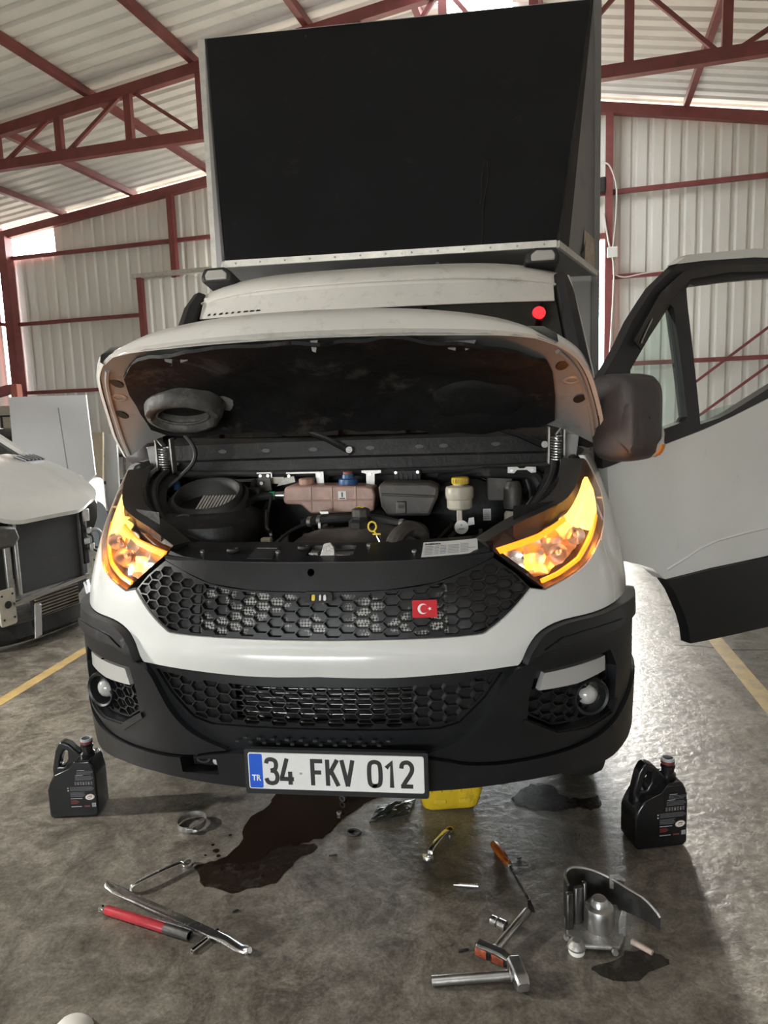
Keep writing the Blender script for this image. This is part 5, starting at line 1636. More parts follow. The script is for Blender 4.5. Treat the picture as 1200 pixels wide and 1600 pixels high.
MB().box((-.50, 0, .70), (.75, 1.1, .45)).build('engine_mass', 'bay_black', car, bevel=.04)
rad = MB().box((.0, 0.005, .655), (.03, .60, .54)).build('car_radiator', 'core_black', car, smooth=0)
for y in (-.312, .318):
    MB().box((.0, y, .655), (.045, .028, .56)).build('radiator_tank', 'zinc' if y < 0 else 'soft_black', rad, bevel=.006)
MB().box((-.01, .005, .932), (.05, .66, .024)).build('radiator_top', 'soft_black', rad)
MB().box((.005, .005, .380), (.05, .66, .030)).build('radiator_base', 'zinc', rad)
MB().bar((.055, -.42, .355), (.045, .34, .395), .025, .022).build('cross_tube', 'chrome', car)
MB().bar((.035, -.40, .335), (.03, .30, .375), .02, .016).build('cross_tube', 'zinc', car)
# torn lamp mounts
lm = MB().prism([(0, 0), (.14, .0), (.20, .05), (.17, .14), (.04, .16), (-.05, .12)], .10, Matrix.Translation((-.02, -.52, .76)) @ Matrix.Rotation(math.radians(90), 4, 'Z') @ Matrix.Rotation(math.radians(90), 4, 'X')).build('lamp_mount', 'grey_box', car, bevel=.02)
MB().box((-.04, -.46, .60), (.06, .16, .34)).build('side_pillar', 'soft_black', car, bevel=.01)
MB().box((-.01, -.38, .60), (.04, .05, .42)).build('core_support', 'zinc', car, bevel=.008)
for y, z, w, h in ((-.46, .34, .14, .26), (.50, .40, .13, .22)):
    pl = MB().prism(rrect(w, h, .02, 3), .012, Matrix.Translation((.03 if y < 0 else .0, y, z)) @ Matrix.Rotation(math.radians(90), 4, 'Z') @ Matrix.Rotation(math.radians(90), 4, 'X')).build('crash_bar_plate', 'milky_plastic', car, bevel=.003)
    for dy, dz_, r in ((0, .02, .028), (-.045, .09, .008), (.045, .09, .008), (-.045, -.08, .008), (.045, -.08, .008)):
        c = V((.046 if y < 0 else .016, y + dy, z + dz_))
        MB().cyl(c, c + V((.003, 0, 0)), r, r, 14).build('plate_hole', 'ink', pl)
fa = MB().box((-.03, .40, .70), (.06, .06, .46)).build('side_pillar', 'soft_black', car, bevel=.01)
for y, z, w, h in ((.40, .87, .07, .10), (.42, .74, .05, .05), (.39, .66, .06, .05), (.44, .60, .05, .07)):
    MB().box((.02, y, z), (.02, w, h)).build('mount_tab', 'zinc', fa, bevel=.006)
MB().tube(crom([(0, .42, .74), (.02, .52, .73), (.0, .58, .66), (-.02, .56, .50)], 5), .016, 8).build('car_hose', 'label_grey', car)
MB().tube(crom([(.0, .40, .60), (.03, .47, .57), (.02, .54, .52), (-.02, .60, .50)], 5), .010, 8).build('car_hose', 'black_rubber', car)
MB().tube(crom([(.0, .38, .80), (.03, .44, .70), (.02, .46, .62)], 5), .007, 6).build('car_cable', 'black_rubber', car)
# lower valance with intercooler
rows = []
for z, dx in ((.34, .02), (.20, .05), (.09, .07), (.05, .03), (.05, -.10)):
    rows.append([V((dx + .02 - .20 * abs(y / .6) ** 3, y, z - (.02 * abs(y) if z > .1 else 0))) for y in np.linspace(-.62, .55, 21)])
va = MB()
rr = [[p for p in r if True] for r in rows]
val = MB().grid(rr[1:]).build('valance', 'black_gloss', car, smooth=50)
MB().grid([[V((p.x, p.y, p.z)) for p in r[:4]] for r in rr[:2]]).build('valance_upright', 'black_gloss', val, smooth=0)
MB().grid([[V((p.x, p.y, p.z)) for p in r[-5:]] for r in rr[:2]]).build('valance_upright', 'black_gloss', val, smooth=0)
ic = MB().box((-.03, .05, .26), (.03, .46, .17)).build('intercooler', 'bay_black', car)
for i in range(7):
    MB().box((-.008, .05, .19 + i * .024), (.014, .44, .008)).build('cooler_slat', 'wood', ic, smooth=0)
MB().prism([(-.035, 0), (.03, .01), (.05, .24), (-.01, .25)], .012, Matrix.Translation((.07, -.25, .06)) @ Matrix.Rotation(math.radians(90), 4, 'Z') @ Matrix.Rotation(math.radians(90), 4, 'X')).build('pale_bracket', 'lens_grey', car, bevel=.004)

# ------------------------------------------------------------------ second car behind, hood raised
car2 = world_root('parked_car', (-4.7, 6.4, 0))
tag(car2, 'white parked car with its hood standing upright, behind the stripped car', 'car')
hp2 = lambda x, z: V((x, 6.05 - .16 * (1.95 - z), z))
hoodo = [(-5.10, 1.95), (-4.10, 1.94), (-3.985, .99), (-4.13, .86), (-4.55, .80), (-5.0, .84)]
h2 = MB().add([hp2(*p) for p in hoodo] + [hp2(*p) + V((0, .03, 0)) for p in hoodo], [tuple(range(6)), tuple(range(11, 5, -1))] + [(i, 6 + i, 6 + (i + 1) % 6, (i + 1) % 6) for i in range(6)]).build('raised_hood', 'car_white_bright', car2, smooth=0, bevel=.008)
MB().bar(hp2(-4.45, 1.80) + V((0, -.004, 0)), hp2(-4.33, 1.05) + V((0, -.004, 0)), .010, .008, V((0, 1, 0))).build('hood_crease', 'label_grey', h2, smooth=0)
MB().box((-4.98, 6.30, .62), (1.16, 1.2, .55)).build('car_body', 'car_white', car2, bevel=.08, seg=3)
MB().box((-5.6, 6.30, .80), (1.0, 1.1, .75)).build('car_cabin_base', 'car_white', car2, bevel=.08, seg=3)
MB().box((-5.7, 6.3, 1.35), (.7, 1.0, .45)).build('car_cabin', 'windscreen_glass', car2, bevel=.1, seg=3)
MB().box((-4.02, 5.62, .74), (.30, .16, .18)).build('front_corner', 'car_white_bright', car2, bevel=.03)
MB().box((-3.92, 5.60, .80), (.06, .14, .09)).build('corner_indicator', 'amber_lens', car2, bevel=.015)
MB().lathe([(.075, 0), (.08, .03), (.055, .05), (.004, .055)], 18, Matrix.Translation((-4.05, 5.62, .95)) @ Matrix.Rotation(math.radians(90), 4, 'X')).build('round_headlamp', 'reflector', car2)
MB().box((-4.75, 5.58, .45), (1.5, .10, .16)).build('car_bumper', 'soft_black', car2, bevel=.03)
for x in (-5.4, -4.45):
    MB().lathe([(.18, -.09), (.29, -.10), (.31, -.06), (.31, .06), (.29, .10), (.18, .09)], 28, Matrix.Translation((x, 6.5, .31)) @ Matrix.Rotation(math.radians(90), 4, 'Y')).build('car_wheel', 'tyre', car2)

# ------------------------------------------------------------------ clutter along the far wall
o = MB().box((0, 0, .72), (.20, .04, 1.44), Matrix.Translation((-4.60, 7.42, .002)) @ Matrix.Rotation(math.radians(-3), 4, 'X')).build('leaning_panel', 'box_panel', None, bevel=.012)
tag(o, 'narrow grey panel standing upright before the metal rack', 'panel')
rk = world_root('metal_rack', (-4.3, 7.75, 0))
tag(rk, 'dark metal rack of upright bars behind the truck', 'rack')
for x in np.linspace(-4.85, -3.75, 9):
    MB().bar((x, 7.8, 0), (x, 7.8, 1.15), .035, .035).build('upright', 'dark_steel', rk, smooth=0)
for z in (.30, .74, 1.13):
    MB().bar((-4.9, 7.78, z), (-3.7, 7.78, z), .42, .03).build('shelf_board', 'soft_black', rk, smooth=0)
o = MB().prism(rrect(.14, .18, .01, 2), .24, Matrix.Translation((-4.80, 7.70, 1.152))).build('cardboard_box', 'cardboard', None, bevel=.004)
tag(o, 'small brown cardboard box on top of the metal rack', 'box')
o = MB().box((0, 0, 0), (.16, .04, 1.5), Matrix.Translation((-4.68, 7.18, .735)) @ Matrix.Rotation(math.radians(-10), 4, 'X')).build('wood_plank', 'wood', None)
tag(o, 'rough wooden plank leaning against the metal rack', 'plank')
jg = world_root('plastic_drum', (-4.33, 7.38, 0))
tag(jg, 'small blue plastic drum standing before the metal rack', 'drum')
MB().lathe([(.11, 0), (.12, .02), (.12, .24), (.125, .26), (.12, .28), (.12, .56), (.10, .60), (.04, .62), (.04, .65)], 20, Matrix.Translation((-4.33, 7.38, 0))).build('drum_body', 'blue_plastic', jg)
MB().lathe([(.045, 0), (.045, .03), (.038, .034)], 12, Matrix.Translation((-4.33, 7.38, .645))).build('drum_cap', 'cardboard', jg)
hs = world_root('red_hoist', (-6.1, 7.0, 0))
tag(hs, 'dark red steel hoist arm on a post beside the parked car', 'hoist')
MB().bar((-6.15, 7.0, 0), (-6.15, 7.0, 2.3), .16, .16, V((0, 1, 0))).build('hoist_post', 'red_steel', hs, smooth=0)
MB().bar((-6.2, 7.0, 1.99), (-5.66, 7.0, 2.10), .10, .12).build('hoist_arm', 'red_steel', hs, smooth=0)
MB().box((-5.62, 7.0, 2.07), (.10, .12, .18)).build('arm_head', 'rust_cap', hs, bevel=.01)
for x in (-5.65, -5.60):
    MB().bar((x, 6.95, 1.99), (x, 6.95, 1.93), .012, .012, V((0, 1, 0))).build('head_pin', 'zinc', hs, smooth=0)
cb = world_root('cream_cabinet', (-6.1, 7.9, 0))
tag(cb, 'cream glazed cabinet standing behind the hoist post', 'cabinet')
MB().box((-6.15, 8.0, .95), (.70, .35, 1.9)).build('cabinet_body', 'milky_plastic', cb, smooth=0)
for z in (.95, 1.35, 1.75):
    MB().box((-6.15, 7.815, z), (.66, .02, .025)).build('cabinet_bar', 'soft_black', cb, smooth=0)
for x in (-6.45, -6.15, -5.86):
    MB().box((x, 7.812, 1.35), (.025, .02, .82)).build('cabinet_bar', 'soft_black', cb, smooth=0)

# ------------------------------------------------------------------ engine oil bottles
def make_bottle():
    t = local_root('oil_bottle', (0, 0, 0))
    fl = lambda yc: (lambda x, z, d: V((x - .10, yc + d, z)))
    bo = [(.012, 0), (.188, 0), (.2, .012), (.2, .17), (.192, .222), (.18, .245), (.122, .245), (.098, .215), (.03, .185), (.010, .150), (.0, .125), (0, .012)]
    b = sheet(MB(), bo, fl(-.06), (), .2, .12).build('bottle_body', 'bottle_black', t, smooth=35, bevel=.016, seg=4)
    ho = [(.010, .13), (.012, .20), (.030, .275), (.045, .303), (.058, .312), (.088, .300), (.125, .262), (.16, .225), (.14, .18)]
    hh = [(.040, .205), (.052, .250), (.066, .276), (.080, .272), (.078, .235), (.062, .205)]
    sheet(MB(), ho, fl(-.022), (hh,), .2, .044).build('bottle_handle', 'bottle_black', t, smooth=35, bevel=.009, seg=3)
    nk = MB().lathe([(.030, .225), (.030, .255), (.023, .262), (.0225, .278), (.026, .280), (.026, .287), (.0225, .289), (.0225, .312), (.019, .314), (.0185, .27)], 24, Matrix.Translation((.052, 0, 0)), False, True).build('bottle_neck', 'bottle_black', t)
    MB().lathe([(.0245, .295), (.0245, .306), (.0225, .306)], 24, Matrix.Translation((.052, 0, 0)), False, False).build('neck_ring', 'bottle_red', nk)
    MB().lathe([(.0235, .306), (.0235, .316), (.0185, .316), (.0185, .30)], 24, Matrix.Translation((.052, 0, 0)), False, False).build('neck_rim', 'label_grey', nk)
    lb = MB().box((.052, -.0602, .118), (.084, .0012, .178)).build('bottle_label', 'bottle_black', t, smooth=0)
    def pr(name, x0, x1, z0, z1, mt):
        MB().box(((x0 + x1) / 2 - .10, -.0612, (z0 + z1) / 2), (x1 - x0, .0008, z1 - z0)).build(name, mt, lb, smooth=0)
    def para(x0, x1, z0, z1, mt='bottle_print'):
        n = max(2, int((z1 - z0) / .0042))
        for i in range(n):
            z = z0 + (z1 - z0) * i / n
            pr('print_line', x0, x1 - (.006 if i % 3 == 0 else 0), z, z + .0026, mt)
    para(.125, .19, .187, .203); para(.118, .19, .163, .182)
    pr('print_line', .128, .158, .2045, .2062, 'label_grey'); pr('print_line', .120, .150, .1835, .1850, 'label_grey')
    for i in range(7):
        pr('print_mark', .114 + i * .0108, .1215 + i * .0108, .142, .157, 'bottle_print')
        pr('print_mark', .1155 + i * .0108, .1195 + i * .0108, .145, .151, 'label_grey' if i % 2 else 'bottle_red')
    para(.093, .19, .118, .137); para(.093, .152, .092, .114)
    pr('print_line', .093, .14, .083, .0855, 'label_grey')
    para(.093, .125, .062, .079, 'bottle_red'); pr('print_line', .093, .135, .048, .051, 'label_grey')
    for i in range(5):
        pr('print_line', .177 + i * .0034, .179 + i * .0034, .046, .063, 'label_grey')
    pr('print_line', .145, .168, .047, .0525, 'bottle_red')
    pr('print_dot', .083, .088, .128, .133, 'label_grey'); pr('print_dot', .083, .088, .117, .122, 'bottle_logo')
    el = [(.019 * math.cos(a), .0125 * math.sin(a)) for a in np.linspace(0, 6.283, 25)[:-1]]
    RM = Matrix.Translation((.071, -.0606, .089)) @ Matrix.Rotation(math.radians(90), 4, 'X') @ Matrix.Rotation(math.radians(8), 4, 'Z')
    lg = MB().prism(el, .001, RM).build('oval_logo', 'bottle_logo', lb, smooth=0)
    MB().prism([(x * .82, y * .8) for x, y in el], .0014, RM).build('oval_logo_field', 'white_label', lb, smooth=0)
    sw = [V((.012 * math.cos(a) * (1 - a / 16), .006 * math.sin(a) * (1 - a / 20), .0018)) for a in np.linspace(.3, 8.5, 22)]
    MB().tube([RM @ p for p in sw], .0011, 4).build('oval_logo_mark', 'bottle_red', lb)
    return t
b1 = make_bottle()
b1.location = (-1.195, .535, 0)
b1.rotation_euler = (0, 0, math.radians(8))
tag(b1, 'black oil bottle on the floor near the hose clamp', 'bottle', 'engine oil bottles')
b2 = copy_tree(b1)
b2.location = (1.10, .485, 0)
b2.rotation_euler = (0, 0, math.radians(14))
tag(b2, 'black oil bottle on the floor below the open door', 'bottle', 'engine oil bottles')

# ------------------------------------------------------------------ tools on the floor
def at_angle(p, q):
    return math.atan2(q[1] - p[1], q[0] - p[0]), math.hypot(q[0] - p[0], q[1] - p[1])
# hose clamp
hc = world_root('hose_clamp', (-.675, .455, 0))
tag(hc, 'steel worm drive hose clamp lying as an open ring on the floor', 'hose clamp')
rows = []
for rr, z in ((.056, .001), (.0572, .001), (.0572, .023), (.056, .023), (.056, .001)):
    rows.append([V((-.675 + rr * math.cos(t), .455 + rr * .95 * math.sin(t), z + .004 * (1 + math.sin(t + .6)))) for t in np.linspace(0, 6.2832, 49)])
MB().grid(rows).build('band', 'zinc', hc, smooth=50)
MB().box((0, 0, 0), (.030, .012, .018), Matrix.Translation((-.660, .399, .015)) @ Matrix.Rotation(.25, 4, 'Z')).build('worm_housing', 'zinc', hc, bevel=.003)
MB().cyl((-.647, .394, .014), (-.632, .398, .014), .007, .007, 6).build('worm_screw', 'steel', hc)

def ring_spanner(name, p, q, label, r1=.016, r2=.014, mt='bright_steel'):
    ang, L = at_angle(p, q)
    t = local_root(name, (p[0], p[1], 0), ang)
    def ring(x, z, r, tl):
        R = Matrix.Translation((x, 0, z)) @ Matrix.Rotation(tl, 4, 'Y')
        return MB().lathe([(r * .62, -.006), (r, -.006), (r * 1.06, 0), (r, .006), (r * .62, .006), (r * .62, -.006)], 20, R, False, False)
    ring(0, .010, r1, .25).build('ring_head', mt, t, smooth=30)
    ring(L, .009, r2, -.25).build('ring_head', mt, t, smooth=30)
    pts = crom([(r1 * .9, 0, .012), (.03, 0, .026), (L * .5, 0, .030), (L - .03, 0, .025), (L - r2 * .9, 0, .011)], 5)
    w = [(.0062, .0042)]
    rows = []
    for p_ in pts:
        rows.append([V((p_.x, .0105 * math.cos(a), p_.z + .0060 * math.sin(a))) for a in np.linspace(0, 6.2832, 13)])
    MB().grid(rows).build('shank', mt, t, smooth=60)
    tag(t, label, 'wrench')
mat('bright_steel', (.82, .82, .82), .26, 1.0, rvar=.08, scale=30)
ring_spanner('ring_spanner', (-.742, .03), (-.59, .205), 'large offset ring spanner lying behind the chrome tyre lever', .023, .021)
ring_spanner('ring_spanner', (.273, .298), (.348, .472), 'small offset ring spanner lying before the yellow canister', .019, .017)

# tyre lever
def tyre_lever():
    p, q = (-.806, .030), (-.236, -.190)
    ang, L = at_angle(p, q)
    t = local_root('tyre_lever', (p[0], p[1], .036), ang)
    tag(t, 'long chrome tyre lever resting across a red handled bar', 'tyre lever')
    t.rotation_euler = (0, math.radians(2.4), ang)
    rows = []
    for x, w, z, h in ((0, .006, .014, .003), (.012, .018, .010, .004), (.05, .021, .002, .006), (.10, .018, 0, .011), (.16, .0165, 0, .013), (.44, .0165, 0, .013), (.52, .016, -.002, .010), (.57, .016, -.008, .006), (L - .010, .017, -.004, .006), (L, .012, .006, .005)):
        r = []
        for k in range(12):
            a = 2 * math.pi * k / 12
            yy, zz = w * math.cos(a), z + h * math.sin(a)
            if .08 < x < .5 and math.sin(a) > .4: zz -= h * .9 * (1 - abs(math.cos(a)) ** 2)
            r.append(V((x, yy, zz)))
        rows.append(r + r[:1])
    b = MB().grid(rows).build('lever_bar', 'bright_steel', t, smooth=50)
    MB().cyl((L - .010, 0, -.006), (L + .002, 0, .002), .013, .009, 14).build('lever_nose', 'bright_steel', t)
tyre_lever()
# red handled bar
p, q = (-.790, -.052), (-.432, -.153)
ang, L = at_angle(p, q)
rb = local_root('red_handled_bar', (p[0], p[1], .0165), ang)
tag(rb, 'red sleeved bar with a black tube end on the floor', 'bar')
MB().tube([V((x, 0, 0)) for x in (.028, .03, .10, .27, .275)], [.010, .0145, .0150, .0155, .013], 16).build('red_sleeve', 'red_handle', rb)
MB().lathe([(.0165, 0), (.0165, .095), (.0125, .095), (.0125, .03)], 20, Matrix.Translation((.27, 0, 0)) @ Matrix.Rotation(math.radians(90), 4, 'Y'), True, True).build('tube_end', 'dark_steel', rb)
MB().lathe([(.006, 0), (.012, .004), (.0125, .014), (.009, .018), (.012, .022), (.012, .032)], 16, Matrix.Rotation(math.radians(90), 4, 'Y')).build('bar_tip', 'chrome', rb)
# short steel tube under the lever
def tube_thing(name, p, q, r, label, cat, mt='chrome', ri=.6):
    ang, L = at_angle(p, q)
    t = MB().lathe([(r * ri, .02), (r * ri, 0), (r, 0), (r, L), (r * ri, L), (r * ri, L - .02)], 18, Matrix.Rotation(math.radians(90), 4, 'Y'), True, True).build(name, mt)
    t.location = (p[0], p[1], r); t.rotation_euler = (0, 0, ang)
    tag(t, label, cat)
    return t
tube_thing('steel_tube', (-.412, -.204), (-.362, -.112), .0075, 'short steel tube sticking out under the chrome tyre lever', 'tube')
# pry screwdriver
sd = world_root('pry_screwdriver', (.56, .27, 0))
tag(sd, 'bent tip screwdriver with a translucent amber handle', 'screwdriver')
hp0, hp1 = V((.508, .392, .017)), V((.560, .272, .016))
hd_ = [hp0.lerp(hp1, k) for k in (0, .03, .12, .3, .55, .75, .86, .92, 1.0)]
mb = MB(); mb.tube(hd_, [.006, .012, .0155, .0165, .0165, .015, .011, .013, .012], 8)
mb.build('handle', 'amber_handle', sd, smooth=30)
MB().tube(crom([hp1, (.572, .238, .013), (.60, .150, .010), (.610, .120, .011), (.616, .095, .010)], 4), .006, 10).build('shaft', 'bright_steel', sd)
MB().cyl(hp1, hp1 + V((.004, -.010, 0)), .008, .008, 12).build('ferrule', 'zinc', sd)
MB().grid([[V((.6115, .097, .013)), V((.6205, .097, .013))], [V((.609, .080, .009)), V((.625, .079, .009))], [V((.613, .052, .004)), V((.631, .053, .004))]]).solid_grid([[V((.6115, .097, .0125)), V((.6205, .097, .0125))], [V((.613, .052, .0035)), V((.631, .053, .0035))]], [[V((.6115, .097, .006)), V((.6205, .097, .006))], [V((.613, .052, .001)), V((.631, .053, .001))]]).build('blade', 'dark_steel', sd, smooth=0)
# punch
pn = world_root('pin_punch', (.41, .162, 0))
tag(pn, 'short steel pin punch lying on the floor', 'punch')
MB().cyl((.385, .162, .0065), (.452, .160, .0065), .0062, .0062, 14).build('punch_body', 'bright_steel', pn)
MB().cyl((.370, .1625, .0065), (.385, .162, .0065), .0042, .0042, 10).build('punch_tip', 'chrome', pn)
# socket
so = local_root('socket', (.492, -.012, .0165), math.radians(-32))
tag(so, 'chrome hexagon socket lying beside the red hammer', 'socket')
MB().lathe([(.009, .012), (.009, 0), (.0150, 0), (.0155, .003), (.0155, .018), (.0140, .020), (.0140, .023), (.0165, .026), (.0165, .050), (.0125, .050), (.0125, .03)], 24, Matrix.Rotation(math.radians(90), 4, 'Y'), True, True).build('socket_body', 'bright_steel', so, smooth=30)
MB().lathe([(.0145, .020), (.0146, .0225)], 24, Matrix.Rotation(math.radians(90), 4, 'Y'), False, False).build('socket_groove', 'ink', so)
# hammer with painted head
def hammer(name, head_c, head_ang, head_len, hw, hh, h_end, h_r, head_mat, label, side=True, cheek='hammer_red'):
    t = world_root(name, (head_c[0], head_c[1], 0))
    tag(t, label, 'hammer')
    hc_ = V(head_c)
    R = Matrix.Translation(hc_) @ Matrix.Rotation(head_ang, 4, 'Z')
    l = head_len / 2
    # octagonal faces with a waisted middle and a wedge peen
    prof = [(-l, .66, .74), (-l * .86, .98, 1.0), (-l * .55, .92, 1.0), (-l * .3, .86, 1.0), (l * .3, .86, 1.0), (l * .6, .9, .95), (l * .9, .8, .62), (l, .74, .50)]
    rows = []
    for x, a, b in prof:
        yy, zz, c = hw / 2 * a, hh / 2 * b, .30
        r = [(x, yy, -zz * (1 - c)), (x, yy, zz * (1 - c)), (x, yy * (1 - c), zz), (x, -yy * (1 - c), zz), (x, -yy, zz * (1 - c)), (x, -yy, -zz * (1 - c)), (x, -yy * (1 - c), -zz), (x, yy * (1 - c), -zz)]
        rows.append([R @ V(k) for k in r + r[:1]])
    mb = MB(); mb.grid(rows); mb.add(rows[0][:8], [tuple(range(8))]); mb.add(rows[-1][:8], [tuple(range(7, -1, -1))])
    hd = mb.build('hammer_head', head_mat, t, smooth=25, bevel=.0015)
    d = (V(h_end) - hc_).normalized()
    MB().lathe([(h_r * .72, .012), (h_r * .72, 0), (h_r, 0), (h_r, (V(h_end) - hc_).length), (h_r * .72, (V(h_end) - hc_).length), (h_r * .72, (V(h_end) - hc_).length - .02)], 20, Matrix.Translation(hc_) @ d.to_track_quat('Z', 'Y').to_matrix().to_4x4(), True, True).build('hammer_handle', 'steel', t)
    MB().tube([hc_ + d * (hw * .5) + (V((math.cos(a), 0, 0)) * 0 + frame(d)[0] * (h_r * 1.06 * math.cos(a)) + frame(d)[1] * (h_r * 1.06 * math.sin(a))) for a in np.linspace(0, 6.283, 17)[:-1]], .0035, 6, True).build('weld_bead', 'cast_alu', t)
    return t, R, hd
t1, R1, hd1 = hammer('hammer', (.490, -.160, .024), math.radians(-27), .105, .036, .042, (.604, .012, .034), .0125, 'dark_steel', 'hammer with red painted head and a steel tube handle')
MB().prism([(-.048, -.013), (-.012, -.015), (-.012, .013), (-.048, .012)], .001, R1 @ Matrix.Translation((0, -.0175, 0)) @ Matrix.Rotation(math.radians(90), 4, 'X')).build('painted_cheek', 'hammer_red', hd1, smooth=0)
MB().prism([(.004, -.014), (.042, -.012), (.042, .008), (.004, .012)], .001, R1 @ Matrix.Translation((0, -.0168, 0)) @ Matrix.Rotation(math.radians(90), 4, 'X')).build('painted_cheek', 'hammer_red', hd1, smooth=0)
MB().prism([(.009 * math.cos(a) - .004, .007 * math.sin(a)) for a in np.linspace(0, 6.283, 17)[:-1]], .0012, R1 @ Matrix.Translation((0, -.0175, 0)) @ Matrix.Rotation(math.radians(90), 4, 'X')).build('hammer_eye', 'ink', hd1, smooth=0)
hammer('hammer', (.560, -.236, .026), math.radians(-76), .098, .044, .048, (.318, -.268, .016), .0135, 'steel', 'bare steel club hammer with a welded tube handle')

# ------------------------------------------------------------------ oil filter housing with its cut bracket
fh = world_root('filter_housing', (.80, -.05, 0))
tag(fh, 'greasy steel filter housing standing in a curved guard plate', 'engine part')
MB().prism([(.715, -.075), (.76, -.115), (.86, -.115), (.885, -.06), (.87, .02), (.76, .03), (.715, 0)], .014, Matrix.Translation((0, 0, .016))).build('base_casting', 'cast_alu', fh, bevel=.005)
MB().lathe([(.040, 0), (.043, .006), (.043, .062), (.041, .070), (.034, .074), (.027, .076), (.026, .088), (.021, .094), (.020, .096), (.004, .096)], 32, Matrix.Translation((.815, -.035, .03))).build('filter_can', 'steel', fh)
# guard: an upright plate bent around the back, running out to a pointed wing
gp = crom([(.725, -.02, 0), (.722, .03, 0), (.745, .065, 0), (.80, .075, 0), (.86, .055, 0), (.92, .010, 0), (.99, -.045, 0)], 6)
rows, back = [], []
for k in (0, .5, 1):
    r, b_ = [], []
    for i, p in enumerate(gp):
        s = i / (len(gp) - 1)
        zl = .02 + .015 * math.sin(s * 9) + (.018 if .5 < s < .75 else 0) + .012 * s
        zh = .150 - .045 * max(0, s - .35) / .65 - (.030 * max(0, s - .9) / .1)
        r.append(V((p.x, p.y, zl + (zh - zl) * k)))
        nx, ny = (gp[min(i + 1, len(gp) - 1)] - gp[max(i - 1, 0)]).y, -(gp[min(i + 1, len(gp) - 1)] - gp[max(i - 1, 0)]).x
        ln = math.hypot(nx, ny)
        b_.append(V((p.x - nx / ln * .005, p.y - ny / ln * .005, zl + (zh - zl) * k)))
    rows.append(r); back.append(b_)
MB().solid_grid(rows, back).build('guard_plate', 'dark_steel', fh, smooth=50)
MB().tube([p + V((0, 0, .004)) for p in rows[2]], .0045, 6).build('guard_rim', 'steel', fh)
for x, y, h, w in ((.725, -.045, .125, .022), (.755, -.02, .13, .028), (.775, -.005, .135, .012)):
    MB().prism(rrect(w, .016, .005, 2), h, Matrix.Translation((x, y, .02)) @ Matrix.Rotation(.4, 4, 'Z')).build('guard_stay', 'dark_steel', fh, bevel=.002)
MB().prism([(0, 0), (.022, 0), (.022, .080), (.008, .084), (0, .05)], .006, Matrix.Translation((.868, -.052, .02)) @ Matrix.Rotation(math.radians(90), 4, 'X') ).build('guard_tab', 'cast_alu', fh, bevel=.002)
MB().prism([(0, 0), (.035, -.004), (.05, .03), (.03, .05), (0, .045)], .005, Matrix.Translation((.86, .052, .10)) @ Matrix.Rotation(math.radians(90), 4, 'X')).build('guard_tab', 'cast_alu', fh, bevel=.002)
for x, y, z, r in ((.845, -.122, .022, .010), (.712, -.078, .026, .009), (.718, -.098, .012, .008)):
    MB().cyl((x, y, z), (x, y - .010, z), r, r * .9, 6).build('bolt', 'zinc', fh)
MB().lathe([(.022, 0), (.024, .004), (.024, .014), (.020, .016)], 20, Matrix.Translation((.738, -.108, 0))).build('white_seal', 'paper', fh)
MB().lathe([(.026, .016), (.027, .022), (.022, .032), (.012, .040)], 20, Matrix.Translation((.738, -.108, 0))).build('pipe_flange', 'cast_alu', fh)
MB().cyl((.905, -.065, .012), (.955, -.105, .010), .009, .008, 12).build('copper_stub', 'worn_sticker', fh)

# ------------------------------------------------------------------ yellow canister under the bumper
cn = world_root('yellow_canister', (.345, .74, 0))
tag(cn, 'battered yellow plastic canister catching oil under the bumper', 'canister')
cr = Matrix.Translation((.335, .705, .004)) @ Matrix.Rotation(math.radians(10), 4, 'Z')
rows = []
for z, w, d_ in ((0, .20, .15), (.012, .225, .175), (.06, .25, .19), (.13, .28, .20), (.19, .30, .205)):
    rows.append([cr @ V((x, y, z)) for x, y in (lambda q: q + q[:1])(rrect(w, d_, .03, 5))])
mb = MB(); mb.grid(rows); mb.add(rows[0][:-1], [tuple(reversed(range(len(rows[0]) - 1)))])
bd = mb.build('canister_body', 'yellow_can', cn, smooth=50)
for i in range(5):
    MB().bar(cr @ V((-.080 + i * .039, -.0955, .085)), cr @ V((-.084 + i * .041, -.101, .165)), .010, .012, V((0, 1, 0))).build('canister_rib', 'yellow_can', bd, bevel=.004)
for x in (-.045, .055):
    MB().prism(rrect(.05, .020, .004, 2), .008, cr @ Matrix.Translation((x, -.0885, .045)) @ Matrix.Rotation(math.radians(82), 4, 'X')).build('canister_panel', 'yellow_can', bd, bevel=.003)

# ------------------------------------------------------------------ oil on the floor and small debris
def puddle(name, pts, material, label, k=4, jit=.012, z=.0022):
    pp = [(p.x, p.y) for p in crom([(a, b, 0) for a, b in pts], k, True)]
    rnd = random.Random(len(pts) * 13 + int(abs(pts[0][0]) * 1000))
    pp = [(a + rnd.uniform(-jit, jit), b + rnd.uniform(-jit, jit)) for a, b in pp]
    o = MB().prism(pp, z).build(name, material, None, smooth=0)
    tag(o, label, 'oil stain')
    return o
puddle('oil_puddle', [(-.40, .80), (-.408, .70), (-.41, .61), (-.463, .489), (-.441, .342), (-.50, .225), (-.42, .235), (-.351, .251), (-.30, .33), (-.235, .355), (-.145, .403), (-.10, .50), (-.03, .62), (.061, .738), (.08, .85), (-.1, .95), (-.3, .92)], 'oil', 'large dark brown puddle of engine oil under the bumper', jit=.008)
puddle('oil_stain', [(.597, .72), (.64, .80), (.70, .853), (.767, .85), (.81, .76), (.87, .745), (.955, .767), (.94, .69), (.90, .665), (.84, .675), (.769, .650), (.70, .648), (.645, .665)], 'oil_film', 'dark damp oil stain beside the yellow canister', jit=.008)
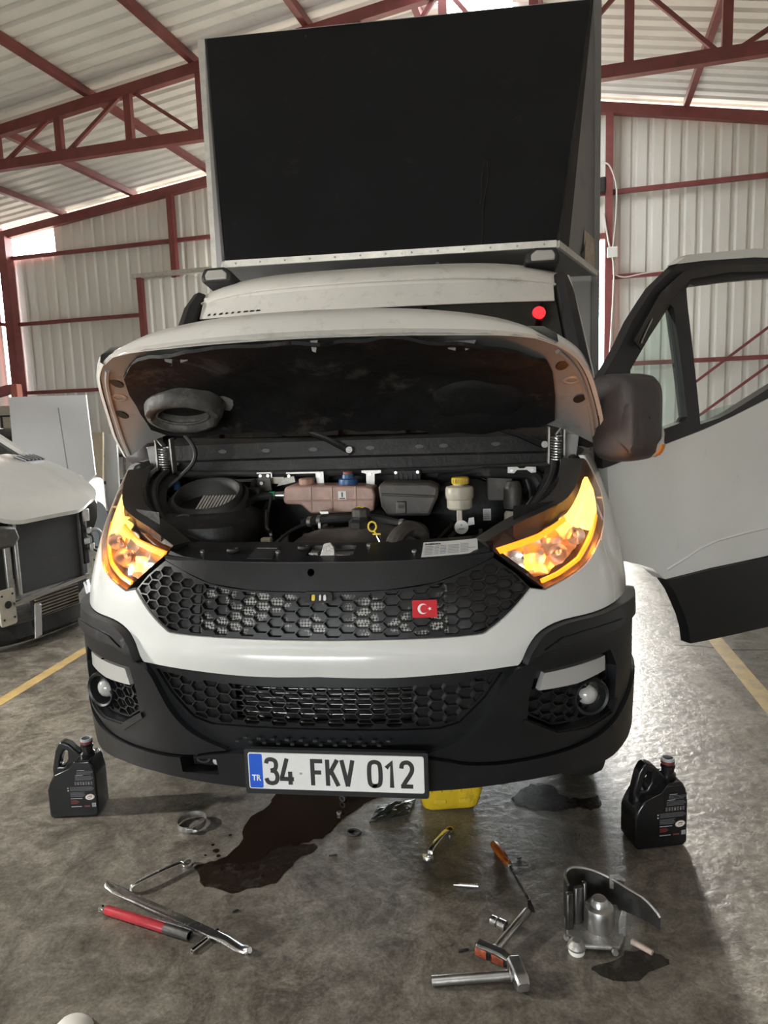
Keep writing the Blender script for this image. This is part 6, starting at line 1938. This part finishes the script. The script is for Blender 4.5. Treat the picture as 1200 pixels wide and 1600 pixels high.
puddle('oil_stain', [(.77, -.17), (.84, -.13), (.90, -.09), (.97, -.10), (1.0, -.13), (.94, -.16), (.90, -.20), (.83, -.205)], 'oil_film', 'small dark oil stain under the filter housing', jit=.006)
for i, (x, y, r) in enumerate(((-.52, .30, .012), (-.545, .335, .007), (-.50, .27, .008), (-.55, .27, .005), (-.46, .20, .010), (-.40, .205, .016), (-.34, .21, .012), (-.50, .40, .006), (-.30, .17, .008))):
    rn = random.Random(i)
    o = MB().prism([(x + r * rn.uniform(.7, 1.2) * math.cos(t), y + r * rn.uniform(.7, 1.2) * math.sin(t)) for t in np.linspace(0, 6.283, 11)[:-1]], .0015).build('oil_drop', 'oil', None, smooth=0)
    tag(o, ('round dark oil drop of medium size near the narrow end of the puddle', 'tiny oil drop between the hose clamp and the puddle', 'small oil drop just off the narrow tip of the puddle', 'tiniest oil drop on the floor beside the hose clamp', 'dark oil drop lying over the brown smear', 'largest dark oil drop inside the brown smear', 'dark oil drop in the middle of the brown smear', 'tiny oil drop beside the straight side of the puddle', 'small oil drop at the far rim of the brown smear')[i], 'oil stain', 'oil drops around the puddle')
puddle('oil_stain', [(-.50, .24), (-.56, .20), (-.48, .10), (-.36, .08), (-.25, .14), (-.20, .25), (-.14, .35), (-.22, .37), (-.30, .34), (-.36, .26), (-.43, .24)], 'oil_edge', 'thin brown oil smear spreading from the puddle rim', jit=.01, z=.0012)
# crumpled bag
rows = []
for i in range(9):
    rows.append([V((.03 + .15 * (i / 8) + .02 * (j / 6), .515 + .12 * (j / 6) + .06 * (i / 8), .003 + abs(mnoise.noise(V((i * .8, j * .9, 2)))) * .05 * math.sin(math.pi * i / 8) * math.sin(math.pi * j / 6) + .003)) for j in range(7)])
back = [[V((p.x, p.y, .0015)) for p in r] for r in rows]
o = MB().solid_grid(rows, back).build('crumpled_bag', 'foil', None, smooth=0)
tag(o, 'crumpled dark plastic bag on the floor beside the canister', 'bag')
o = MB().tube([V((-.02 + .026 * math.cos(t), .442 + .02 * math.sin(t), .005)) for t in np.linspace(0, 6.283, 25)[:-1]], .005, 8, True).build('rubber_ring', 'black_rubber', None)
tag(o, 'small black rubber ring on the floor by the puddle', 'ring')
o = MB().lathe([(.008, .02), (.008, 0), (.014, 0), (.014, .028), (.008, .028)], 16, Matrix.Translation((-.105, .66, .016)) @ Matrix.Rotation(math.radians(70), 4, 'Z') @ Matrix.Rotation(math.radians(90), 4, 'Y'), True, True).build('impact_socket', 'dark_steel', None)
tag(o, 'dark socket lying in the oil puddle', 'socket')
o = MB().lathe([(.005, .01), (.005, 0), (.010, 0), (.011, .010), (.006, .010)], 6, Matrix.Translation((-.10, .565, .003))).build('hex_nut', 'zinc', None, smooth=0)
tag(o, 'small bright hexagon nut in the oil puddle', 'nut')
for (x, y), a, l, lab in (((-.339, -.014), .6, .022, 'tiny dark pin on the floor below the oil puddle'), ((.405, -.129), .35, .034, 'tiny dark metal strip beside the red painted hammer'), ((-.075, .30), .3, .03, 'tiny dark scrap at the edge of the oil puddle'), ((.60, .33), .4, .016, 'tiny dark scrap beside the amber screwdriver')):
    o = MB().box((0, 0, .003), (l, .006, .005), Matrix.Translation((x, y, 0)) @ Matrix.Rotation(a, 4, 'Z')).build('metal_scrap', 'dark_steel', None, bevel=.001)
    tag(o, lab, 'scrap')
o = MB().lathe([(.05, 0), (.052, .008), (.038, .022), (.017, .028), (.004, .029)], 14, Matrix.Translation((-.625, -.49, 0)) @ Matrix.Diagonal((1.0, .8, 1, 1))).build('crumpled_cloth', 'paper', None, smooth=60)
tag(o, 'crumpled off white cloth on the floor', 'cloth')
